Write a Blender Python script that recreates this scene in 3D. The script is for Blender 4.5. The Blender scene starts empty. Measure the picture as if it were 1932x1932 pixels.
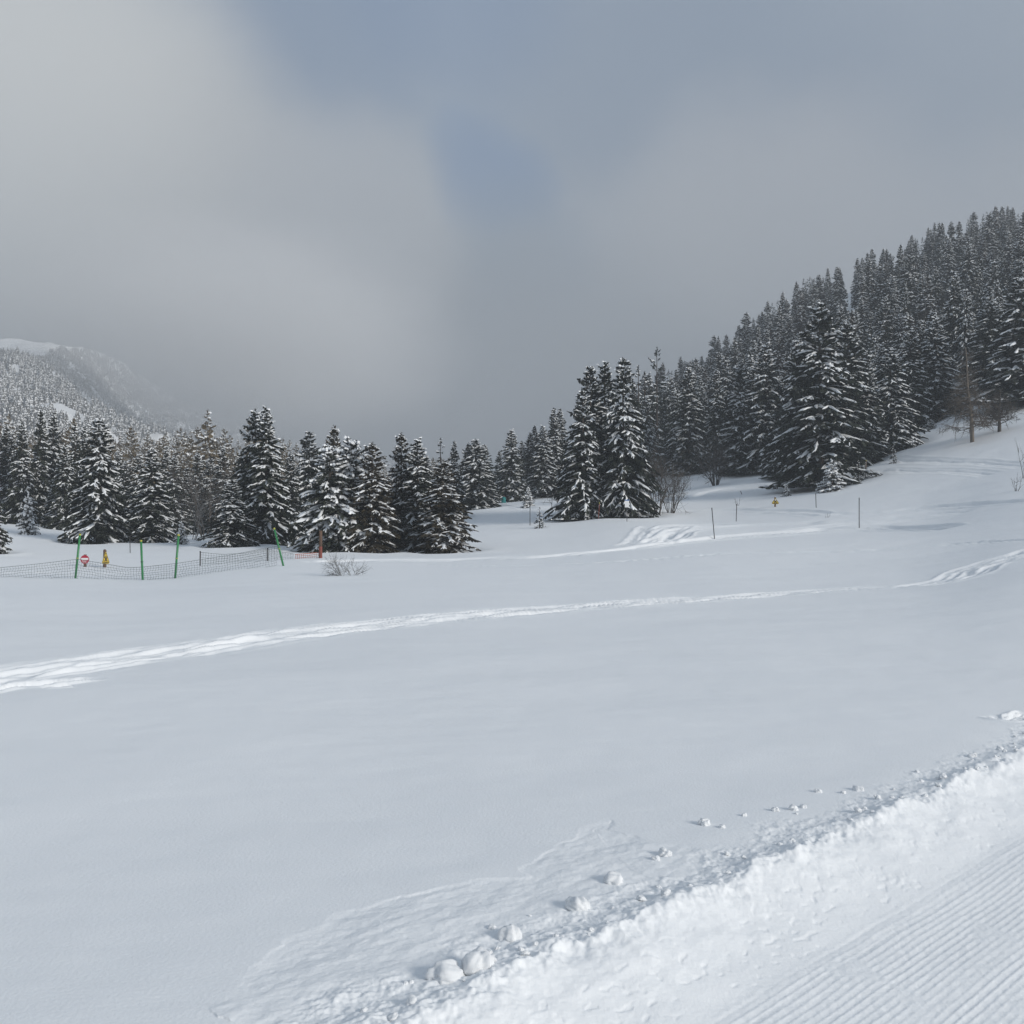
import bpy, math, random
import numpy as np
from mathutils import Vector

random.seed(7)
RNG = np.random.default_rng(11)
SC = bpy.context.scene
COL = SC.collection

# ------------------------------------------------------------------ camera
# working units of the photograph: 1932 x 1932 "display" pixels
F, CX, CY = 1938.0, 966.0, 966.0
EYE = 1.7
PITCH = math.radians(1.0)
CAM = np.array([0.0, 0.0, EYE])
_fw = np.array([0, math.cos(PITCH), math.sin(PITCH)])
_up = np.array([0, -math.sin(PITCH), math.cos(PITCH)])


def ray(x, y):
    return _fw + (x - CX) / F * np.array([1.0, 0, 0]) - (y - CY) / F * _up


def at(x, y, Y):
    d = ray(x, y)
    return CAM + d * (Y / d[1])


cd = bpy.data.cameras.new('camera')
cam = bpy.data.objects.new('camera', cd)
COL.objects.link(cam)
cam.location = CAM
cam.rotation_euler = (math.pi / 2 + PITCH, 0, 0)
cd.sensor_width = 36
cd.lens = 36 * F / 1932
cd.clip_start = 0.1
cd.clip_end = 40000
SC.camera = cam


# ------------------------------------------------------------------ helpers
def link(o, parent=None):
    COL.objects.link(o)
    if parent is not None:
        o.parent = parent
    return o


def tag(o, label=None, cat=None, group=None, kind=None):
    if label: o['label'] = label
    if cat: o['category'] = cat
    if group: o['group'] = group
    if kind: o['kind'] = kind
    return o


def mesh_np(name, V, faces, mats, smooth=True, matidx=None):
    """faces: list of (n,k) int arrays"""
    me = bpy.data.meshes.new(name)
    V = np.asarray(V, dtype=np.float32)
    me.vertices.add(len(V))
    me.vertices.foreach_set('co', V.ravel())
    faces = [f for f in faces if len(f)]
    loops = np.concatenate([np.asarray(f, dtype=np.int32).ravel() for f in faces])
    tot = np.concatenate([np.full(len(f), np.asarray(f).shape[1], dtype=np.int32) for f in faces])
    start = np.concatenate([[0], np.cumsum(tot)[:-1]]).astype(np.int32)
    me.loops.add(len(loops))
    me.loops.foreach_set('vertex_index', loops)
    me.polygons.add(len(tot))
    me.polygons.foreach_set('loop_start', start)
    me.polygons.foreach_set('loop_total', tot)
    if smooth:
        me.polygons.foreach_set('use_smooth', np.ones(len(tot), dtype=bool))
    for m in mats:
        me.materials.append(m)
    if matidx is not None:
        me.polygons.foreach_set('material_index', np.asarray(matidx, dtype=np.int32))
    me.update(calc_edges=True)
    return me


class MB:
    """collects simple solids into one mesh"""
    def __init__(self):
        self.v = []; self.f = []

    def tube(self, pts, rad, n=6, cap=True):
        pts = [np.asarray(p, float) for p in pts]
        if not hasattr(rad, '__len__'): rad = [rad] * len(pts)
        b = len(self.v)
        for i, p in enumerate(pts):
            d = pts[min(i + 1, len(pts) - 1)] - pts[max(i - 1, 0)]
            d = d / (np.linalg.norm(d) + 1e-9)
            a = np.array([0, 0, 1.0]) if abs(d[2]) < .9 else np.array([1.0, 0, 0])
            e1 = np.cross(d, a); e1 /= np.linalg.norm(e1); e2 = np.cross(d, e1)
            for k in range(n):
                t = 2 * math.pi * k / n
                self.v.append(p + rad[i] * (math.cos(t) * e1 + math.sin(t) * e2))
        for i in range(len(pts) - 1):
            for k in range(n):
                k2 = (k + 1) % n
                self.f.append((b + i * n + k, b + i * n + k2, b + (i + 1) * n + k2, b + (i + 1) * n + k))
        if cap:
            self.f.append(tuple(b + k for k in range(n))[::-1])
            self.f.append(tuple(b + (len(pts) - 1) * n + k for k in range(n)))
        return self

    def prism(self, outline, d, origin, ex, ez):
        """outline in (ex, ez) plane, extruded along ey by d (centred)"""
        ex = np.asarray(ex, float); ez = np.asarray(ez, float); ey = np.cross(ez, ex)
        o = np.asarray(origin, float); b = len(self.v); n = len(outline)
        for s in (-.5, .5):
            for (x, z) in outline:
                self.v.append(o + ex * x + ez * z + ey * d * s)
        self.f.append(tuple(range(b, b + n)))
        self.f.append(tuple(range(b + 2 * n - 1, b + n - 1, -1)))
        for k in range(n):
            k2 = (k + 1) % n
            self.f.append((b + k, b + n + k, b + n + k2, b + k2))
        return self

    def build(self, name, mat, parent=None, smooth=False):
        me = bpy.data.meshes.new(name)
        me.from_pydata([tuple(v) for v in self.v], [], self.f)
        me.validate()
        me.materials.append(mat)
        if smooth:
            me.polygons.foreach_set('use_smooth', [True] * len(me.polygons))
        me.update()
        return link(bpy.data.objects.new(name, me), parent)


def empty(name, loc, rz=0):
    o = bpy.data.objects.new(name, None)
    o.empty_display_size = .3
    o.location = loc
    o.rotation_euler = (0, 0, rz)
    return link(o)


# ------------------------------------------------------------------ noise
def _hash(ix, iy, seed):
    h = (ix.astype(np.uint32) * np.uint32(374761393) + iy.astype(np.uint32) * np.uint32(668265263)
         + np.uint32((seed * 2246822519) & 0xffffffff))
    h = (h ^ (h >> np.uint32(13))) * np.uint32(1274126177)
    return h ^ (h >> np.uint32(16))


def noise(x, y, seed=0):
    x = np.asarray(x, float); y = np.asarray(y, float)
    ix = np.floor(x).astype(np.int64); iy = np.floor(y).astype(np.int64)
    fx = x - ix; fy = y - iy
    u = fx * fx * fx * (fx * (fx * 6 - 15) + 10); v = fy * fy * fy * (fy * (fy * 6 - 15) + 10)

    def g(jx, jy, dx, dy):
        a = _hash(jx, jy, seed).astype(np.float64) * (2 * math.pi / 4294967296.0)
        return np.cos(a) * dx + np.sin(a) * dy
    n00 = g(ix, iy, fx, fy); n10 = g(ix + 1, iy, fx - 1, fy)
    n01 = g(ix, iy + 1, fx, fy - 1); n11 = g(ix + 1, iy + 1, fx - 1, fy - 1)
    return 1.5 * ((n00 * (1 - u) + n10 * u) * (1 - v) + (n01 * (1 - u) + n11 * u) * v)


def fbm(x, y, oct=4, seed=0, gain=.5):
    r = 0; a = 1
    for k in range(oct):
        r = r + a * noise(x * 2 ** k, y * 2 ** k, seed + k * 17); a *= gain
    return r


def sst(a, b, x):
    t = np.clip((x - a) / (b - a), 0, 1)
    return t * t * (3 - 2 * t)


# ------------------------------------------------------------------ terrain: control profiles (depth m : picture row)
COLS = {
    -500: [(12, 1272), (30, 1108), (40, 1085), (52, 1035), (66, 990), (90, 968), (150, 955), (300, 905), (500, 880), (900, 900)],
    0:    [(12, 1274), (30, 1114), (38, 1098), (48, 1064), (56, 1043), (66, 1010), (78, 992), (100, 985), (150, 972), (300, 915), (500, 885), (900, 905)],
    130:  [(12, 1275), (30, 1117), (38, 1097), (50, 1073), (58, 1042), (66, 1022), (85, 1000), (110, 992), (150, 975), (300, 915), (500, 885), (900, 905)],
    250:  [(12, 1275), (30, 1119), (34, 1106), (40, 1097), (50, 1074), (59, 1040), (66, 1021), (90, 1006), (150, 980), (300, 920), (500, 890), (900, 910)],
    500:  [(12, 1275), (30, 1111), (36, 1088), (42, 1066), (50, 1052), (60, 1030), (66, 1020), (100, 1006), (150, 985), (300, 925), (500, 905), (900, 930)],
    640:  [(12, 1275), (30, 1106), (36, 1088), (45, 1062), (50, 1051), (57, 1045), (80, 1032), (120, 1015), (200, 985), (400, 965), (900, 975)],
    850:  [(12, 1275), (30, 1104), (42, 1072), (50, 1058), (58, 1042), (75, 1003), (98, 963), (130, 950), (200, 955), (400, 970), (900, 985)],
    950:  [(12, 1275), (30, 1103), (45, 1063), (60, 1032), (80, 982), (105, 943), (135, 938), (200, 950), (400, 970), (900, 985)],
    1050: [(12, 1275), (30, 1103), (45, 1061), (60, 1030), (72, 993), (88, 962), (108, 938), (135, 925), (200, 920), (400, 950), (900, 985)],
    1170: [(12, 1275), (30, 1102), (45, 1056), (58, 1022), (68, 987), (76, 968), (84, 963), (110, 938), (160, 880), (240, 815), (330, 815), (900, 960)],
    1350: [(12, 1274), (30, 1100), (48, 1040), (59, 1013), (72, 987), (84, 958), (100, 912), (125, 884), (180, 805), (240, 735), (320, 745), (900, 940)],
    1540: [(12, 1272), (30, 1098), (48, 1038), (60, 1005), (72, 963), (84, 920), (110, 878), (150, 778), (200, 655), (245, 575), (320, 590), (900, 900)],
    1750: [(12, 1268), (30, 1090), (48, 1025), (60, 985), (72, 930), (88, 845), (105, 800), (150, 675), (200, 562), (250, 488), (330, 515), (900, 870)],
    1932: [(12, 1262), (20, 1125), (30, 1055), (45, 1003), (60, 938), (75, 868), (88, 800), (100, 748), (140, 640), (200, 515), (255, 440), (330, 470), (900, 850)],
    2350: [(12, 1252), (20, 1095), (30, 1015), (45, 940), (60, 865), (80, 745), (100, 655), (150, 525), (220, 390), (280, 340), (360, 380), (900, 830)],
}
NU, NY = 420, 700
_lx = np.linspace(-500, 2350, NU)
_ly = np.linspace(math.log(3.0), math.log(900), NY)


def _gauss(a, s, ax):
    k = np.exp(-.5 * (np.arange(-int(3 * s), int(3 * s) + 1) / s) ** 2); k /= k.sum()
    n = len(k) // 2
    p = np.concatenate([np.repeat(np.take(a, [0], ax), n, ax), a, np.repeat(np.take(a, [-1], ax), n, ax)], ax)
    return np.apply_along_axis(lambda m: np.convolve(m, k, 'valid'), ax, p)


def _grid():
    xs = sorted(COLS)
    G = []
    for x in xs:
        Ys = [3.0, 8.0]; Z = [0.0, 0.0]
        for (Y, y) in COLS[x]:
            Ys.append(Y); Z.append(at(x, y, Y)[2])
        G.append(np.interp(_ly, np.log(Ys), Z))
    G = np.array(G)
    G = np.array([np.interp(_lx, xs, G[:, j]) for j in range(NY)]).T
    G = _gauss(G, 7.0, 1)
    G = _gauss(G, 9.0, 0)
    return G


GRID = _grid()
S2 = math.sqrt(.5)
UMIN, UMAX = math.atan((-500 - CX) / F), math.atan((2350 - CX) / F)


def base_height(X, Y):
    X = np.asarray(X, float); Y = np.asarray(Y, float)
    r = np.hypot(X, Y) + 1e-6
    az = np.arctan2(X, Y)
    azc = np.clip(az, UMIN, UMAX)
    xx = CX + F * np.tan(azc)
    ly = np.log(np.clip(r * np.cos(azc), 3.0, 899))
    i = np.clip((xx + 500) / 2850 * (NU - 1), 0, NU - 1.001)
    j = np.clip((ly - _ly[0]) / (_ly[-1] - _ly[0]) * (NY - 1), 0, NY - 1.001)
    i0 = i.astype(int); j0 = j.astype(int); a = i - i0; b = j - j0
    z = (GRID[i0, j0] * (1 - a) * (1 - b) + GRID[i0 + 1, j0] * a * (1 - b)
         + GRID[i0, j0 + 1] * (1 - a) * b + GRID[i0 + 1, j0 + 1] * a * b)
    back = sst(1.2, 2.2, np.abs(az))                # behind the camera the ground levels out
    return z * (1 - back) * (1 - sst(900, 2500, r))


T0, T1 = 2.26, 2.80           # edge of the combed piste, crest of the bank


def st(X, Y):
    return (X + Y) * S2, (Y - X) * S2


def hit(x, y, extra=0.0):
    """where the view ray of a picture point meets the smooth terrain"""
    d = ray(x, y)
    Ys = np.geomspace(2.5, 600, 3000)
    P = CAM[None] + d[None] * (Ys / d[1])[:, None]
    dz = P[:, 2] - base_height(P[:, 0], P[:, 1]) - extra
    k = int(np.argmax(dz < 0))
    return P[k]


def spine(pts, n=14):
    """smooth polyline on the ground from picture points"""
    P = np.array([hit(*p)[:2] for p in pts])
    out = []
    for i in range(len(P) - 1):
        p0, p1, p2, p3 = P[max(i - 1, 0)], P[i], P[i + 1], P[min(i + 2, len(P) - 1)]
        for t in np.linspace(0, 1, n, endpoint=False):
            out.append(.5 * (2 * p1 + (p2 - p0) * t + (2 * p0 - 5 * p1 + 4 * p2 - p3) * t ** 2 + (3 * p1 - p0 - 3 * p2 + p3) * t ** 3))
    out.append(P[-1])
    return np.array(out)


# trails: picture points, half width, depth, number of ruts, roughness
TRAILS = [
    ([(-160, 1310), (0, 1279), (250, 1240), (500, 1202), (700, 1177), (900, 1159), (1100, 1145), (1300, 1132), (1380, 1127)], .66, .066, 5, 1.4),
    ([(1180, 1140), (1300, 1132), (1500, 1118), (1640, 1110), (1740, 1107)], .45, .075, 3, 1.0),
    ([(1720, 1108), (1800, 1090), (1870, 1065), (1950, 1040), (2050, 1010)], .60, .070, 4, 1.4),
    ([(-100, 1320), (20, 1298), (120, 1290), (200, 1279)], .16, .07, 1, 1.0),
    ([(75, 1300), (140, 1295)], .10, .05, 1, 1.0),
    ([(560, 1060), (700, 1057), (900, 1056), (1010, 1053), (1120, 1043), (1250, 1026), (1380, 1012), (1500, 1003), (1650, 994), (1800, 996)], .7, .13, 3, .8),
    ([(780, 1064), (950, 1069), (1150, 1063), (1350, 1049), (1560, 1043), (1780, 1028), (1960, 1015)], .35, .11, 1, .6),
    ([(1180, 1028), (1205, 1010), (1225, 993)], .5, .065, 1, 1.2),
    ([(1225, 1024), (1250, 1009), (1290, 993), (1380, 988)], .8, .052, 4, 1.6),
    ([(1240, 1022), (1275, 1006), (1330, 998), (1420, 992), (1560, 985)], .8, .08, 4, 1.3),
    ([(1100, 975), (1180, 968), (1330, 965), (1460, 966), (1560, 972)], .6, .09, 2, .9),
    ([(1560, 986), (1620, 982), (1700, 973), (1770, 966), (1850, 958)], .9, .06, 3, 1.4),
    ([(1480, 1002), (1580, 992), (1650, 985), (1760, 975), (1840, 962)], .7, .05, 2, 1.4),
    ([(1560, 972), (1650, 968), (1760, 958), (1932, 943), (2050, 935)], .4, .13, 1, .7),
    ([(1290, 946), (1330, 930), (1380, 922), (1450, 917)], .5, .15, 1, .6),
    ([(1640, 868), (1690, 864), (1760, 866), (1850, 871), (1950, 880)], .4, .06, 2, 2.2),
    ([(1650, 886), (1720, 886), (1800, 890), (1880, 897)], .4, .05, 2, 2.2),
    ([(890, 956), (950, 957), (1010, 962)], .8, .12, 1, .6),
    ([(0, 1085), (140, 1082), (250, 1080), (390, 1070)], .8, .08, 2, .6),
    ([(1860, 1352), (1900, 1357), (1950, 1345)], .10, .05, 1, 1.5),
]
TRAILS = [(spine(p), w, d, n, r) for (p, w, d, n, r) in TRAILS]

# broken crust beside the bank (outer edge, picture points)
CRUST = np.array([hit(*p)[:2] for p in [
    (395, 1905), (440, 1855), (500, 1800), (545, 1772), (640, 1722), (740, 1694), (850, 1668), (908, 1660), (1000, 1652), (985, 1630),
    (1040, 1596), (1100, 1560), (1150, 1538), (1158, 1562), (1215, 1580), (1290, 1590)]])


def poly_dist(P, X, Y):
    """distance, signed side and arc length to a polyline"""
    D = np.full(X.shape, 1e9); Sg = np.zeros(X.shape); A = np.zeros(X.shape)
    acc = 0.0
    for i in range(len(P) - 1):
        a, b = P[i], P[i + 1]
        ab = b - a; L = math.hypot(*ab) + 1e-9
        t = np.clip(((X - a[0]) * ab[0] + (Y - a[1]) * ab[1]) / L ** 2, 0, 1)
        dx = X - a[0] - t * ab[0]; dy = Y - a[1] - t * ab[1]
        d = np.hypot(dx, dy)
        m = d < D
        D[m] = d[m]
        Sg[m] = np.sign(ab[0] * dy - ab[1] * dx)[m]
        A[m] = (acc + t * L)[m]
        acc += L
    return D, Sg, A, acc


def trail_disp(X, Y):
    out = np.zeros(X.shape)
    for k, (P, w, dep, nr, ro) in enumerate(TRAILS):
        lo = P.min(0) - w * 2.5; hi = P.max(0) + w * 2.5
        m = (X > lo[0]) & (X < hi[0]) & (Y > lo[1]) & (Y < hi[1])
        if not m.any(): continue
        x, y = X[m], Y[m]
        D, Sg, A, tot = poly_dist(P, x, y)
        t = D * Sg
        t = t + w * .35 * noise(A / (w * 6), A * 0 + .3, 70 + k) + w * .12 * noise(A / (w * 2.2), A * 0 + .7, 90 + k)
        fade = sst(0, min(1.2, tot * .2), A) * sst(0, min(1.2, tot * .2), tot - A)
        z = np.zeros_like(t)
        for r in range(nr):
            c = 0 if nr == 1 else (r / (nr - 1) - .5) * 1.5 * w
            c = c + w * .25 * noise(A / (w * 5) + r * 7.7, A * 0, 30 + k * 3 + r)
            ww = w * (.85 if nr == 1 else .95 / nr) * (1 + .3 * noise(A / w * .3, A * 0 + r, 140 + r))
            q = np.abs(t - c) / np.maximum(ww, .0065 * np.hypot(x, y))
            g = 1 - sst(.45, 1.15, q)
            z -= dep * g * (.65 + .40 * noise(A / (w * 4.5), A * 0 + r * 3.1, 50 + k))
            z += dep * .28 * np.exp(-((q - 1.35) / .28) ** 2)
        env = np.exp(-(t / (w * 1.25)) ** 4)
        lf = 1.7 * np.clip(20 / np.hypot(x, y), 0, 1)
        z += env * min(ro, 1.3) * dep * lf * .75 * (.34 * fbm(A / (w * 2.4), t / (w * .30), 4, 200 + k) + .12 * fbm(x * 4, y * 2.5, 3, 230 + k))
        if ro > 2:
            z -= env * dep * .35 * sst(.2, .5, noise(A / .8, t / .35, 300 + k))
        out[m] += z * fade * (1 + .5 * sst(45, 62, np.hypot(x, y)))
    return out


def in_poly(P, X, Y):
    c = np.zeros(X.shape, bool); n = len(P); j = n - 1
    for i in range(n):
        xi, yi = P[i]; xj, yj = P[j]
        m = ((yi > Y) != (yj > Y))
        xx = (xj - xi) * (Y - yi) / (yj - yi + 1e-12) + xi
        c ^= m & (X < xx)
        j = i
    return c


def crest_wobble(s):
    return .055 * noise(s / .55, s * 0 + .2, 5) + .03 * noise(s / .16, s * 0, 6) + .016 * noise(s / .06, s * 0, 7)


def near_disp(X, Y):
    """groomed piste, its bank and the rubble beside it"""
    z = np.zeros(X.shape)
    s, t = st(X, Y)
    m = (t < 4.6) & (t > -9) & (np.abs(s) < 60)
    s_, t_ = s[m], t[m]
    crest = T1 + crest_wobble(s_)
    tr = t_ - crest
    # bank
    up = np.clip((t_ - T0) / (crest - T0), 0, 1)
    up = up ** 1.25
    far_side = sst(0.0, .30, tr)
    prof = -.17 + .188 * up
    prof = prof * (1 - far_side) + 0.0 * far_side
    prof = np.where(tr > 0, .018 * (1 - sst(0, .22, tr)) - .008 * np.exp(-((tr - .22) / .18) ** 2), prof)
    lump = .018 * fbm(s_ * 1.6, t_ * 2.4, 3, 21) + .0035 * fbm(s_ * 7, t_ * 12, 3, 22)
    bankm = sst(T0 - .05, T0 + .25, t_) * (1 - sst(.0, .12, tr))
    prof = prof + lump * bankm * (.55 + .6 * up)
    # scalloped top edge
    edge = np.exp(-(tr / .09) ** 2)
    prof += edge * (.017 * fbm(s_ * 7, t_ * 7, 3, 25) + .007 * fbm(s_ * 25, t_ * 25, 2, 26))
    # rubble strip behind the crest
    rub = sst(-.02, .05, tr) * (1 - sst(.22, .42, tr + .14 * noise(s_ / .5, s_ * 0, 31)))
    rn = fbm(s_ * 13, t_ * 13, 3, 32)
    prof += rub * (.009 * np.maximum(rn, -.2) + .0025 * fbm(s_ * 40, t_ * 40, 2, 33))
    # the piste falls away gently from the bank
    prof -= .11 * np.clip(T0 - t_, 0, 3.2)
    # corduroy of the combed piste
    tt = T0 - t_ + .012 * noise(s_ / 1.3, s_ * 0, 41) + .006 * noise(s_ / .3, t_ / .3, 42)
    per = .035
    amp = .0015 * (.75 + .6 * noise(t_ / .11, s_ / 3.0, 43)) * sst(-.02, .10, tt)
    amp = amp * (1 - .85 * sst(.45, .75, noise(s_ / .33, t_ / .22, 44) + .35 * noise(s_ / .09, t_ / .09, 45)))
    ph = tt / per * 2 * math.pi
    prof += amp * (np.cos(ph) + .35 * np.cos(2 * ph + .6)) - .006 * sst(-.08, .10, tt)
    gr = np.exp(-((tt - .03) / .012) ** 2) + .8 * np.exp(-((tt - .11) / .012) ** 2)
    prof -= .0035 * gr * (.6 + .6 * noise(s_ / .7, s_ * 0, 53))
    flat = 1 - sst(T0 - .1, T0 + .1, t_)
    prof += flat * (.010 * fbm(s_ * .8, t_ * 1.2, 2, 46) + .0016 * fbm(s_ * 22, t_ * 22, 2, 47))
    # small scrapes at the foot of the bank
    sc = sst(.30, .7, noise(s_ / .06, t_ / .035, 48) + .5 * noise(s_ / .4, t_ / .25, 49)) * sst(T0 - .02, T0 + .05, t_) * (1 - sst(T0 + .3, T0 + .5, t_))
    prof -= .0035 * sc
    z[m] = prof
    # crust that has broken off and settled
    lo = CRUST.min(0) - .5; hi = CRUST.max(0) + .5
    m = (X > lo[0]) & (X < hi[0] + 1) & (Y > lo[1] - 1) & (Y < hi[1])
    x, y = X[m], Y[m]
    wx = x + .045 * fbm(x * 4, y * 4, 4, 61); wy = y + .045 * fbm(x * 4, y * 4, 4, 62)
    ss, tt = st(wx, wy)
    a, b = CRUST[0], CRUST[-1]
    close = np.vstack([CRUST, b + np.array([.6, -.6]), a + np.array([.6, -.6])])
    ins = in_poly(close, wx, wy)
    D, _, A, tot = poly_dist(CRUST, wx, wy)
    D = np.where(ins, D, 0)
    depth = .009 * np.clip(.5 + .9 * noise(A / .38, A * 0, 63), .05, 1.3) * sst(.0, .25, A / tot) * sst(0, .12, 1 - A / tot)
    step = sst(0, 1, D / (.025 + .09 * np.clip(noise(A / .3, A * 0, 66), 0, 1)))
    tr = tt - T1
    s0_, t0_ = st(x, y)
    stre = .0055 * fbm(s0_ * 2.2, t0_ * 5, 3, 64) + .0028 * fbm(s0_ * 9, t0_ * 14, 3, 65)
    z[m] += sst(-.04, .12, tr) * step * (-depth * (1 - .6 * sst(.1, .45, D)) + stre * sst(0, .08, D) * sst(.02, .15, tr))
    return z


def soft_disp(X, Y):
    r = np.hypot(X, Y)
    z = .035 * noise(X / 7.0, Y / 5.0, 3) + .017 * noise(X / 1.9, Y / 1.3, 4) * sst(3, 8, r) + .0035 * fbm(X / .55, Y / .42, 2, 14)
    z += .10 * noise(X / 17.0, Y / 9.0, 8) * sst(15, 40, r)
    z += .35 * noise(X / 21.0, Y / 14.0, 9) * sst(60, 95, r)
    z += .0013 * fbm(X * 1.1 + Y * .8, Y * 3.4 - X * .6, 3, 12) * (1 - sst(6, 16, r))
    return z


def wells_disp(X, Y):
    z = np.zeros(X.shape)
    for (x0, y0, rad, d) in WELLS:
        m = (np.abs(X - x0) < rad * 3) & (np.abs(Y - y0) < rad * 3)
        if m.any():
            q = np.hypot(X[m] - x0, Y[m] - y0) / rad
            z[m] += -d * np.exp(-q ** 2) + d * .35 * np.exp(-((q - 1.6) / .5) ** 2)
    return z


WELLS = []


def ground_z(X, Y):
    X = np.atleast_1d(np.asarray(X, float)); Y = np.atleast_1d(np.asarray(Y, float))
    return base_height(X, Y) + near_disp(X, Y) + soft_disp(X, Y)


# ------------------------------------------------------------------ materials
def new_mat(name):
    m = bpy.data.materials.new(name)
    m.use_nodes = True
    nt = m.node_tree
    b = nt.nodes['Principled BSDF']
    return m, nt, b


def N(nt, typ, **kw):
    n = nt.nodes.new(typ)
    for k, v in kw.items():
        setattr(n, k, v)
    return n


def snow_mat(name, bump=.25, scale=60.0, col=(.86, .88, .90)):
    m, nt, b = new_mat(name)
    tc = N(nt, 'ShaderNodeTexCoord')
    n1 = N(nt, 'ShaderNodeTexNoise'); n1.inputs['Scale'].default_value = scale; n1.inputs['Detail'].default_value = 4
    n2 = N(nt, 'ShaderNodeTexNoise'); n2.inputs['Scale'].default_value = .35; n2.inputs['Detail'].default_value = 3
    nt.links.new(tc.outputs['Object'], n1.inputs['Vector']); nt.links.new(tc.outputs['Object'], n2.inputs['Vector'])
    mx = N(nt, 'ShaderNodeMixRGB'); mx.inputs[1].default_value = (*[c * .965 for c in col], 1); mx.inputs[2].default_value = (*col, 1)
    nt.links.new(n2.outputs['Fac'], mx.inputs[0]); nt.links.new(mx.outputs[0], b.inputs['Base Color'])
    bp = N(nt, 'ShaderNodeBump'); bp.inputs['Strength'].default_value = bump; bp.inputs['Distance'].default_value = .01
    nt.links.new(n1.outputs['Fac'], bp.inputs['Height']); nt.links.new(bp.outputs['Normal'], b.inputs['Normal'])
    b.inputs['Roughness'].default_value = .75
    b.inputs['Specular IOR Level'].default_value = .25
    return m


def needle_mat(name, c1, c2, frost=.35):
    m, nt, b = new_mat(name)
    tc = N(nt, 'ShaderNodeTexCoord'); oi = N(nt, 'ShaderNodeObjectInfo')
    n1 = N(nt, 'ShaderNodeTexNoise'); n1.inputs['Scale'].default_value = 1.3; n1.inputs['Detail'].default_value = 3
    nt.links.new(tc.outputs['Object'], n1.inputs['Vector'])
    ad = N(nt, 'ShaderNodeMath', operation='MULTIPLY_ADD'); ad.inputs[1].default_value = .6
    nt.links.new(oi.outputs['Random'], ad.inputs[0])
    sb = N(nt, 'ShaderNodeMath', operation='SUBTRACT'); sb.inputs[1].default_value = .3
    nt.links.new(n1.outputs['Fac'], sb.inputs[0]); nt.links.new(sb.outputs[0], ad.inputs[2])
    mx = N(nt, 'ShaderNodeMixRGB'); mx.inputs[1].default_value = (*c1, 1); mx.inputs[2].default_value = (*c2, 1)
    mx.use_clamp = True
    nt.links.new(ad.outputs[0], mx.inputs[0])
    # rime caught on the upper sides of the needles
    n2 = N(nt, 'ShaderNodeTexNoise'); n2.inputs['Scale'].default_value = 3.2; n2.inputs['Detail'].default_value = 5
    nt.links.new(tc.outputs['Object'], n2.inputs['Vector'])
    mr = N(nt, 'ShaderNodeMapRange', interpolation_type='SMOOTHSTEP')
    mr.inputs['From Min'].default_value = .54; mr.inputs['From Max'].default_value = .66
    nt.links.new(n2.outputs['Fac'], mr.inputs['Value'])
    ge = N(nt, 'ShaderNodeNewGeometry'); sx = N(nt, 'ShaderNodeSeparateXYZ')
    nt.links.new(ge.outputs['True Normal'], sx.inputs[0])
    ab = N(nt, 'ShaderNodeMath', operation='ABSOLUTE'); nt.links.new(sx.outputs['Z'], ab.inputs[0])
    m1 = N(nt, 'ShaderNodeMath', operation='MULTIPLY'); nt.links.new(ab.outputs[0], m1.inputs[0]); nt.links.new(mr.outputs[0], m1.inputs[1])
    m2 = N(nt, 'ShaderNodeMath', operation='MULTIPLY'); m2.inputs[1].default_value = frost; nt.links.new(m1.outputs[0], m2.inputs[0])
    mf = N(nt, 'ShaderNodeMixRGB'); mf.inputs[2].default_value = (.75, .77, .78, 1)
    nt.links.new(m2.outputs[0], mf.inputs[0]); nt.links.new(mx.outputs[0], mf.inputs[1])
    nt.links.new(mf.outputs[0], b.inputs['Base Color'])
    b.inputs['Roughness'].default_value = .7
    b.inputs['Specular IOR Level'].default_value = .15
    return m


def paint_mat(name, col, rough=.5, var=.15, scale=14.0):
    m, nt, b = new_mat(name)
    tc = N(nt, 'ShaderNodeTexCoord')
    n1 = N(nt, 'ShaderNodeTexNoise'); n1.inputs['Scale'].default_value = scale; n1.inputs['Detail'].default_value = 4
    nt.links.new(tc.outputs['Object'], n1.inputs['Vector'])
    mx = N(nt, 'ShaderNodeMixRGB')
    mx.inputs[1].default_value = (*[c * (1 - var) for c in col], 1); mx.inputs[2].default_value = (*[min(1, c * (1 + var)) for c in col], 1)
    nt.links.new(n1.outputs['Fac'], mx.inputs[0]); nt.links.new(mx.outputs[0], b.inputs['Base Color'])
    b.inputs['Roughness'].default_value = rough
    return m


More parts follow.
